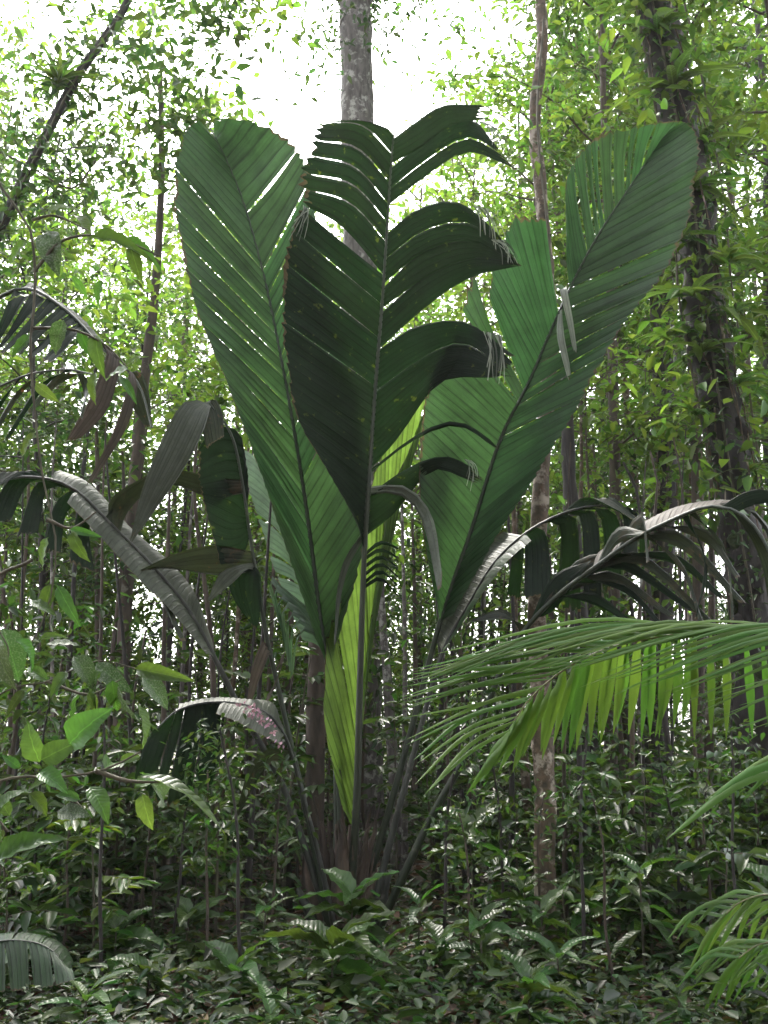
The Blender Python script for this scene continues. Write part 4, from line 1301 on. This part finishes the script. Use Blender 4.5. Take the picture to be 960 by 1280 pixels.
def branch_plant(name, label, cat, base, branches, kind, L, step, seed, twig_r=.008, mats=None):
    """Branches given as world polylines; leaves alternate along the last part of each."""
    g = np.random.default_rng(seed)
    t = thing(name, label, cat, base)
    base = np.array(base, float)
    for q, (pts, start) in enumerate(branches):
        P = arc_resample(pts, 26)
        geo = Geo()
        geo.tube(P - base, np.linspace(twig_r, twig_r * .3, 26), 6, .05, g)
        link('branch', geo.mesh('branch', M['twig']), t)
        ln = np.linalg.norm(np.diff(P, axis=0), axis=1).sum()
        k = max(2, int(ln * (1 - start) / step))
        for r in range(k):
            f = start + (1 - start) * (r + .6) / k
            i = min(24, int(f * 25))
            T = unit(P[i + 1] - P[i])
            S = unit(np.cross(T, (0, 0, 1)))
            sd = (1 if r % 2 else -1)
            d = T * .55 + S * sd * (.7 + .3 * g.random()) + np.array((0, 0, -.35 + .3 * g.normal()))
            if r == k - 1:
                d = T + np.array((0, 0, -.2))
            kd = kind[g.integers(len(kind))]
            put_leaf(t, LEAF[kd][g.integers(3)], P[i] - base, d, L * (.7 + .5 * g.random()), (g.normal() * .35, -.35 + g.normal() * .3, 1), g.normal() * .3)
    return t


# glossy plants at the foot of the palm and in the low thicket
tuft_plant('glossy_shrub', 'glossy broad-leaved plant growing at the foot of the giant palm', 'shrub', 440, 7.0, .55, 'big', 17, .34, 1, spread=.6)
tuft_plant('glossy_shrub', 'low broad-leaved plant with a big wet leaf before the palm foot', 'shrub', 418, 6.2, .42, 'big', 12, .36, 2, spread=.6)
tuft_plant('glossy_shrub', 'yellowish bushy plant beside the palm foot below the broken frond', 'shrub', 330, 6.9, .50, 'long', 20, .30, 3, spread=.75)
tuft_plant('glossy_shrub', 'thin-stemmed plant with a pale whorl of leaves beside the mottled trunk', 'shrub', 590, 7.3, .95, 'big', 13, .27, 4, spread=.25)
for q, (px, Y, H, kd, nl, L) in enumerate([(730, 7.0, .55, 'big', 14, .26), (790, 6.6, .75, 'long', 14, .30), (860, 7.4, .7, 'big', 14, .28), (700, 8.3, 1.0, 'big', 14, .24), (820, 8.6, 1.1, 'big', 16, .28),
                                           (900, 8.0, .95, 'long', 15, .32), (760, 9.2, 1.35, 'big', 16, .27), (640, 7.8, .55, 'long', 12, .26), (550, 6.6, .35, 'big', 12, .25), (480, 6.4, .35, 'long', 12, .24),
                                           (240, 7.2, .40, 'big', 12, .26), (160, 6.8, .38, 'big', 12, .28), (60, 7.0, .45, 'long', 14, .30), (200, 6.2, .28, 'big', 10, .22), (110, 8.2, .6, 'big', 12, .26), (880, 6.3, .4, 'big', 12, .28),
                                           (690, 6.3, .33, 'long', 12, .26), (300, 6.1, .3, 'big', 10, .26), (350, 8.8, .55, 'big', 10, .24), (940, 9, 1.2, 'big', 15, .3), (870, 9.6, 1.5, 'big', 16, .28), (610, 9.0, .9, 'big', 12, .24),
                                           (790, 7.6, .5, 'big', 14, .3), (960, 7.0, .6, 'big', 14, .3), (730, 10.2, 1.7, 'big', 16, .26), (800, 10.6, 1.8, 'long', 16, .3), (850, 11, 1.6, 'big', 16, .26), (900, 10.4, 1.9, 'big', 16, .28), (940, 11.2, 1.7, 'long', 16, .3), (770, 11.5, 1.5, 'big', 14, .26), (640, 11, 1.2, 'big', 14, .26), (835, 9.0, 1.25, 'big', 15, .28), (720, 9.4, 1.2, 'long', 14, .28), (540, 10, .9, 'big', 12, .25), (230, 10, 1.0, 'big', 12, .26), (60, 9.5, 1.1, 'big', 12, .26), (170, 11, 1.3, 'big', 12, .26), (280, 11, 1.2, 'long', 12, .26),
                                           (672, 6.7, .5, 'big', 14, .24), (702, 6.9, .6, 'long', 14, .26), (655, 7.0, .6, 'big', 13, .22), (130, 5.5, .3, 'long', 12, .26), (350, 5.4, .24, 'long', 12, .24), (650, 5.6, .34, 'big', 12, .26), (830, 5.5, .3, 'long', 12, .24), (600, 6.4, .5, 'big', 14, .26), (520, 7.0, .5, 'long', 12, .26), (90, 7.6, .95, 'big', 13, .24), (180, 7.9, 1.05, 'long', 13, .26), (250, 8.3, 1.1, 'big', 13, .24), (30, 8.4, 1.2, 'big', 13, .24), (130, 9.0, 1.3, 'big', 13, .22), (300, 8.8, .95, 'long', 12, .24), (560, 8.6, .9, 'big', 12, .22), (750, 8.0, .9, 'big', 13, .24), (20, 6.0, .3, 'big', 10, .26)]):
    lab = {'big': 'low understory plant with a whorl of glossy oval leaves', 'long': 'low understory plant with a whorl of long drooping leaves'}[kd]
    tuft_plant('understory_plant', lab, 'plant', px, Y, H, kd, nl, L, 20 + q, 'oval-leaved understory plants' if kd == 'big' else 'long-leaved understory plants', spread=.55)


# rosettes on dark stems
def rosette(name, label, cat, loc, n, L, seed, group=None, up=1.0, kind='strap', stump=None, ws=1.0):
    g = np.random.default_rng(seed)
    t = thing(name, label, cat, (loc[0], loc[1], 0 if stump else loc[2]), group)
    z = loc[2] if stump else 0
    if stump:
        zz = np.linspace(0, 1, 9)
        geo = Geo()
        geo.tube(np.stack([.04 * np.sin(zz * 3 + seed), .03 * np.sin(zz * 4), zz * z - .05 * (1 - zz)], 1), stump * (1 + .25 * np.abs(g.normal(size=9))), 9, .12, g)
        link('stem', geo.mesh('stem', M['bark_dark']), t)
    for q in range(n):
        a = q * 2.4 + g.normal() * .2
        put_leaf(t, LEAF[kind][q % 3], (0, 0, z), (math.cos(a), math.sin(a), up * (1.3 - 1.2 * q / n) + .1 * g.normal()), L * (.7 + .5 * g.random()), wscale=ws)
    return t


rosette('tree_fern', 'dark shaggy stem crowned by bright strap leaves, beside the palm petioles', 'fern', at(356, 1052, 9.6), 12, .52, 1, stump=.045)
rosette('tree_fern', 'dark stem crowned by a star of strap leaves near the mottled trunk', 'fern', at(588, 1038, 9.4), 12, .50, 2, stump=.05)
rosette('stub_rosette', 'small bright green rosette sprouting on top of the brown stub', 'epiphyte', at(128, 1130, 9.5), 8, .30, 3)
rosette('bromeliad', 'big bromeliad perched on the dark leaning tree against the sky', 'epiphyte', at(72, 105, 9.9), 34, .42, 4, up=.9, ws=.8)
rosette('tree_fern', 'dark stem crowned by strap leaves among glossy understory', 'fern', at(820, 1100, 9.8), 11, .5, 6, stump=.06)
EP = [(842, 110, 9.0, .8), (822, 40, 9.0, .7), (865, 235, 8.95, .75), (850, 300, 9.0, .6), (905, 330, 9.0, .65), (866, 370, 8.9, .8), (915, 395, 9.0, .6), (880, 440, 8.95, .6), (925, 480, 9.0, .5), (870, 520, 9.05, .5), (935, 590, 9.0, .45), (900, 640, 9.0, .4),
      (800, 10, 9.1, .6), (880, 180, 9.1, .6), (845, 420, 9.2, .5)]
for q, (px, py, Y, L) in enumerate(EP):
    rosette('epiphyte_rosette', 'strap-leaved epiphyte clinging to the thick dark leaning trunk', 'epiphyte', at(px, py, Y), 11, L * .72, 40 + q, 'epiphytes on the leaning trunk', up=.5, ws=1.3)


# climbing foliage on and round the thick trunk
def climber(label, group, pts, Y, seed, n, L, sprd, leaf):
    g = np.random.default_rng(seed)
    P = arc_resample(px_path(pts, Y), 40)
    t = thing('climbing_vine', label, 'vine', P[0], group)
    geo = Geo()
    geo.tube(P - P[0], np.full(40, .012), 5, .2, g)
    link('stem', geo.mesh('stem', M['twig']), t)
    idx = g.integers(0, 40, n)
    Q = P[idx] - P[0] + g.normal(size=(n, 3)) * sprd
    D = g.normal(size=(n, 3)) * [1, 1, .5] + [0, -.2, -.5]
    Ls = L * (.6 + .7 * g.random(n))
    V, F = leaf_cloud(Q, D, g.normal(size=(n, 3)) * .5 + [0, -.3, 1], Ls, Ls * .42, .15, .2)
    link('foliage', mesh_np('foliage', V, F, M[leaf]), t)


climber('leafy climber hugging the sky side of the thick dark leaning trunk', None, [(900, 640), (872, 500), (850, 380), (840, 260), (815, 110), (790, -20)], 9.05, 1, 420, .17, .28, 'crown_light')
climber('leafy climber spilling from the outer side of the thick leaning trunk', None, [(955, 620), (935, 480), (915, 360), (905, 250), (880, 110), (850, -20)], 9.4, 2, 360, .17, .30, 'crown_light')
climber('climber wrapped round the dark trunk with hanging roots', None, [(815, 900), (828, 700), (836, 560), (830, 420), (824, 250)], 12.7, 3, 300, .15, .3, 'crown')
climber('small-leaved dark creeper coating the thick leaning trunk', None, [(945, 780), (918, 620), (898, 490), (880, 370), (866, 250), (838, 110), (815, 0)], 9.0, 11, 1500, .08, .19, 'crown_dark')
climber('dark leafy tangle on the leaning tree against the white sky', None, [(-20, 320), (10, 265), (62, 160), (100, 90), (150, 20)], 9.9, 12, 700, .13, .34, 'crown_dark')
climber('leaf tuft high on the tall straight pale-barked tree', None, [(415, 70), (425, 30), (444, 0), (480, -20), (500, -60)], 13.8, 13, 900, .14, .5, 'crown_dark')
climber('second leafy tangle hanging low in the white sky opening', None, [(0, 190), (40, 210), (90, 235), (120, 200)], 9.5, 14, 380, .12, .28, 'crown_dark')
climber('thin climber on the slim crooked mottled trunk', None, [(684, 620), (692, 430), (686, 300), (672, 150), (680, 20)], 8.35, 4, 90, .12, .16, 'crown')


# ------------------------------------------------------------------ plants reaching in from the left
def hand_plant(name, label, cat, base, branches, leaves, Y, twig_r=.006, face=.75, seed=0):
    """branches: pixel polylines; leaves: (base pixel, tip pixel, kind[, width]) at about distance Y, turned partly to the light above."""
    g = np.random.default_rng(seed)
    base = np.array(base, float)
    t = thing(name, label, cat, base)
    for pts in branches:
        P = arc_resample([at(p[0], p[1], p[2] if len(p) > 2 else Y) for p in pts], 24)
        geo = Geo()
        geo.tube(P - base, np.linspace(twig_r, twig_r * .35, 24), 6, .08, g)
        link('branch', geo.mesh('branch', M['twig']), t)
    for q, lf in enumerate(leaves):
        Yl = Y + g.normal() * .06
        a, b = at(*lf[0], Yl), at(*lf[1], Yl + g.normal() * .05)
        put_leaf(t, LEAF[lf[2]][g.integers(3)], a - base, b - a, float(np.linalg.norm(b - a)) * 1.05, (g.normal() * .25, -face + g.normal() * .2, .6), g.normal() * .3, lf[3] if len(lf) > 3 else 1.0)
    return t


hand_plant('broadleaf_shrub', 'shrub branch with bright green oval leaves and one whitened leaf', 'shrub', (-1.9, 3.0, 0),
           [[(-320, 1200, 3.0), (-150, 1040), (0, 976), (70, 972), (130, 962), (175, 940)], [(60, 973), (92, 1000), (108, 1016)], [(120, 964), (160, 976), (200, 978)], [(0, 976), (-10, 1010), (10, 1040)]],
           [((88, 930), (120, 890), 'bright', 1.35), ((50, 952), (30, 908), 'bright', 1.4), ((52, 950), (92, 928), 'bright', 1.5), ((48, 966), (80, 978), 'bright', 1.3), ((72, 1016), (108, 1016), 'old', 1.5), ((0, 1012), (26, 980), 'bright', 1.5),
            ((-4, 1078), (58, 1034), 'big'), ((2, 1008), (-14, 1054), 'bright', 1.4), ((168, 984), (198, 966), 'bright'), ((172, 972), (278, 985), 'long', .8), ((178, 992), (186, 1036), 'bright'), ((36, 992), (62, 1014), 'big', 1.2), ((112, 984), (136, 1018), 'big', 1.2),
            ((12, 1020), (-6, 990), 'bright', 1.3), ((60, 974), (34, 985), 'bright'), ((130, 962), (148, 942), 'bright'), ((150, 950), (176, 944), 'big'), ((190, 980), (220, 1006), 'old'), ((24, 960), (4, 944), 'big', 1.3), ((100, 1000), (70, 990), 'big')], 3.0, .008, seed=1)
hand_plant('mottled_shrub', 'shrub with large grey-mottled old leaves above the bright oval-leaved branch', 'shrub', (-2.2, 3.7, 0),
           [[(-300, 1150, 3.7), (-120, 960), (0, 868), (60, 852), (120, 826), (170, 836)], [(60, 852), (110, 868), (150, 850)], [(-20, 880), (10, 820), (0, 790)]],
           [((4, 786), (24, 848), 'old', 1.2), ((-6, 800), (4, 850), 'old'), ((92, 820), (120, 854), 'old', 1.2), ((120, 830), (160, 862), 'old'), ((178, 846), (212, 880), 'old', 1.2), ((148, 858), (168, 904), 'old'), ((58, 806), (96, 802), 'old'),
            ((130, 836), (105, 876), 'big'), ((150, 866), (126, 900), 'big'), ((60, 850), (30, 830), 'bright', .8), ((170, 836), (226, 846), 'bright', .6), ((140, 850), (145, 890), 'big'), ((104, 860), (82, 905), 'big'), ((170, 880), (190, 926), 'big'),
            ((30, 862), (10, 890), 'big'), ((20, 800), (52, 830), 'big'), ((110, 866), (122, 890), 'bright'), ((84, 840), (62, 866), 'big'), ((-10, 860), (-30, 900), 'big')], 3.7, .007, seed=2)
hand_plant('hanging_vine', 'thin hanging vine with drooping pointed leaves against the white sky', 'vine', at(40, 250, 5.0) * (1, 1, 0) + (0, 0, 3.0),
           [[(-60, 60), (0, 230), (36, 280), (44, 360), (38, 430), (44, 520), (54, 600), (70, 680), (60, 760), (30, 820)], [(42, 340), (80, 300), (140, 296), (200, 320)], [(42, 410), (90, 412), (130, 430), (160, 460)], [(60, 650), (90, 660), (120, 640)], [(40, 275), (70, 270), (110, 288)],
            [(40, 700), (-20, 740), (-80, 900)]],
           [((112, 300), (178, 300), 'big', .6), ((150, 300), (204, 322), 'big', .6), ((162, 306), (176, 350), 'big'), ((92, 270), (116, 286), 'big'), ((128, 350), (118, 378), 'big'), ((90, 345), (110, 372), 'big', .8), ((60, 290), (66, 330), 'old', 1.2),
            ((70, 300), (58, 345), 'big'), ((130, 346), (150, 340), 'big'), ((80, 400), (64, 440), 'dead' if False else 'old', 1.2), ((120, 420), (122, 460), 'bright', .8), ((158, 458), (180, 440), 'bright', .8), ((160, 462), (130, 470), 'big'), ((150, 470), (170, 500), 'bright', .7),
            ((120, 466), (112, 500), 'big'), ((90, 664), (104, 700), 'bright'), ((88, 662), (120, 668), 'bright', .6), ((60, 672), (48, 710), 'bright'), ((64, 730), (52, 770), 'bright'), ((72, 732), (96, 778), 'bright', .8), ((40, 752), (66, 764), 'bright', .8), ((34, 300), (8, 330), 'big'),
            ((40, 420), (14, 440), 'big'), ((36, 370), (10, 372), 'big'), ((44, 540), (24, 570), 'big'), ((60, 270), (90, 250), 'old'), ((50, 800), (80, 790), 'bright', .7), ((44, 480), (70, 500), 'big'), ((100, 412), (112, 446), 'big', .8)], 5.0, .010, seed=3)

# an old palm standing left of the picture's edge: two wilted fronds reach in
op_base = np.array((at(-170, 900, 6.6)[0], 6.6, 0.0))
opalm = thing('wilted_palm', 'wilted old palm with torn grey hanging fronds under the white sky gap', 'palm tree', op_base)
geo = Geo()
z = np.linspace(0, 1, 10)
geo.tube(np.stack([.06 * np.sin(z * 3), 0 * z, -.1 + 2.6 * z], 1), .10 - .03 * z, 10, .1, np.random.default_rng(2))
link('trunk', geo.mesh('trunk', M['bark_dark']), opalm)
N_ = Frond(opalm, Yd([(-170, 760), (-140, 600), (-60, 430), (20, 362), (80, 386), (130, 438), (172, 478), (190, 535)], 6.6, 6.0), .028, .006, M['petiole'])
N_.side([[(30, 362), (38, 352, .1), (50, 360, .15)], [(80, 386), (96, 392, .1), (112, 416, .15)], [(128, 436), (140, 440, .1), (146, 462, .1)]], M['palm_shaded'], 10, seed=201)
N_.side([[(118, 424), (134, 440, -.05), (112, 500, -.1), (86, 545, -.1)], [(130, 438), (150, 452, -.05), (136, 510, -.1), (104, 545, -.1)]], M['dead_palm'], 5, seed=202, frayed=.6)
N_.side([[(150, 458), (162, 468, -.05), (146, 530, -.1), (112, 598, -.1)], [(156, 462), (172, 478, -.05), (160, 532, -.1), (118, 600, -.1)]], M['dead_palm'], 3, seed=203, frayed=.6)
N_.side([[(160, 466), (176, 464, .03), (186, 490, .04), (190, 530, .04)], [(164, 470), (158, 480, .03), (166, 510, .04), (182, 534, .04)]], M['palm_old'], 5, seed=204)
N_.side([[(20, 362), (10, 380, -.1), (-6, 420, -.2), (-30, 460, -.3)], [(70, 380), (50, 400, -.1), (30, 420, -.2), (8, 440, -.3)], [(110, 416), (96, 420, -.1), (80, 440, -.2), (66, 452, -.3)]], M['palm_shaded'], 12, splits=(.16, .33, .5, .66, .83), gap=1.0, seed=205, frayed=.5)
O_ = Frond(opalm, Yd([(-170, 770), (-120, 640), (-50, 520), (20, 474), (80, 462), (116, 468)], 6.6, 5.9), .022, .005, M['petiole'])
for q, (b0, m0, e0) in enumerate([((110, 466), (70, 470), (36, 512)), ((90, 463), (50, 480), (8, 545)), ((60, 465), (20, 490), (-20, 560)), ((30, 472), (0, 500), (-30, 540)), ((100, 464), (110, 480), (100, 520)), ((0, 485), (-20, 520), (-60, 580))]):
    O_.side([[b0, m0, (*e0, -.2)], [(b0[0] - 8, b0[1] + 1), (m0[0] - 4, m0[1] + 16), (e0[0] + 3, e0[1] + 4, -.2)]], M['palm_shaded' if q % 2 else 'palm_old'], 3, seed=210 + q, frayed=.3)

# dwarf palm in the low corner, grey pleated leaf
dp_base = np.array((at(-20, 900, 5.9)[0], 5.9, 0.0))
dpalm = thing('dwarf_palm', 'dwarf palm with one grey pleated leaf arching low over the ground cover', 'palm tree', dp_base)
geo = Geo()
geo.tube(np.stack([0 * z, 0 * z, -.05 + .2 * z], 1), .03 - .01 * z, 8)
link('trunk', geo.mesh('trunk', M['sheath']), dpalm)
Q_ = Frond(dpalm, Yd([(-20, 1270), (-34, 1210), (-10, 1180), (30, 1176), (62, 1186), (88, 1214)], 5.9, 5.6), .010, .003, M['petiole'])
Q_.side([[(-20, 1186), (-20, 1240)], [(10, 1177), (14, 1238)], [(40, 1178), (46, 1236)], [(66, 1188), (74, 1230)], [(86, 1212), (94, 1224)]], M['palm'], 16, splits=(.25, .5, .75), gap=.9, edge=-.15, seed=221)
Q_.side([[(-20, 1186), (-16, 1168)], [(10, 1177), (20, 1166)], [(40, 1178), (54, 1170)], [(66, 1188), (80, 1182)], [(86, 1212), (96, 1210)]], M['palm'], 16, splits=(.3, .6), gap=.9, edge=.2, seed=222)

# small feather palm low at the right
sp_base = np.array((at(1040, 900, 6.0)[0], 6.0, 0.0))
spalm = thing('small_feather_palm', 'small feather palm with shiny narrow leaflets low beside the thick leaning trunk', 'palm tree', sp_base)
geo = Geo()
geo.tube(np.stack([0 * z, 0 * z, -.05 + .3 * z], 1), .03 - .01 * z, 8)
link('trunk', geo.mesh('trunk', M['sheath']), spalm)


def s_front(f, px, py, Y, g):
    return (px - 40, py - 4 + 8 * g.random(), Y - .1), (px - 72 - 20 * g.random(), py + 26 + 26 * g.random(), Y - .2)


def s_back(f, px, py, Y, g):
    return (px - 22, py + 26, Y + .05), (px - 40 + 8 * g.normal(), py + 70 + 14 * g.random(), Y + .1)


feather_frond([(1040, 1250, 6.0), (1030, 1170, 6.0), (1000, 1130, 5.9), (960, 1118, 5.8), (925, 1128, 5.7), (900, 1150, 5.65)], 16, .009, s_front, s_back, 8, .022, .026, spalm, sp_base)
feather_frond([(1040, 1250, 6.0), (1020, 1210, 5.9), (985, 1180, 5.7), (950, 1180, 5.6), (920, 1200, 5.5)], 13, .009, s_front, s_back, 9, .022, .026, spalm, sp_base)

# fallen branch low at the right
fb = thing('fallen_branch', 'dark fallen branch lying across the low thicket beside the small feather palm', 'branch', (at(905, 1236, 6.6)[0], 6.6, 0))
geo = Geo()
Pb = arc_resample([at(1010, 1228, 6.9), at(940, 1238, 6.7), (at(880, 1236, 6.5)), at(830, 1242, 6.3)], 14)
geo.tube(Pb - np.array(fb.location), np.linspace(.045, .02, 14), 8, .1, np.random.default_rng(4))
link('stem', geo.mesh('stem', M['bark_dark']), fb)

# ------------------------------------------------------------------ damp air under the canopy, haze also added for the veiling glare
V = np.array([(x, y, z_) for x in (-640, 640) for y in (-640, 660) for z_ in (-1.2, 32)], float)
hz = link('haze', mesh_np('haze', V, [(0, 1, 3, 2), (4, 6, 7, 5), (0, 4, 5, 1), (2, 3, 7, 6), (0, 2, 6, 4), (1, 5, 7, 3)], M['soil']))
hm = bpy.data.materials.new('veil_haze')
hm.use_nodes = True
hm.node_tree.nodes.remove(hm.node_tree.nodes['Principled BSDF'])
pv = hm.node_tree.nodes.new('ShaderNodeVolumePrincipled')
pv.inputs['Density'].default_value = 0.0005
pv.inputs['Anisotropy'].default_value = 0.35
pv.inputs['Color'].default_value = (.95, .97, 1, 1)
hm.node_tree.links.new(pv.outputs[0], hm.node_tree.nodes['Material Output'].inputs['Volume'])
hz.data.materials[0] = hm
tag(hz, 'thin damp haze added for the veiling glare under the forest canopy', 'haze', None, 'stuff')
cy.volume_bounces = 0
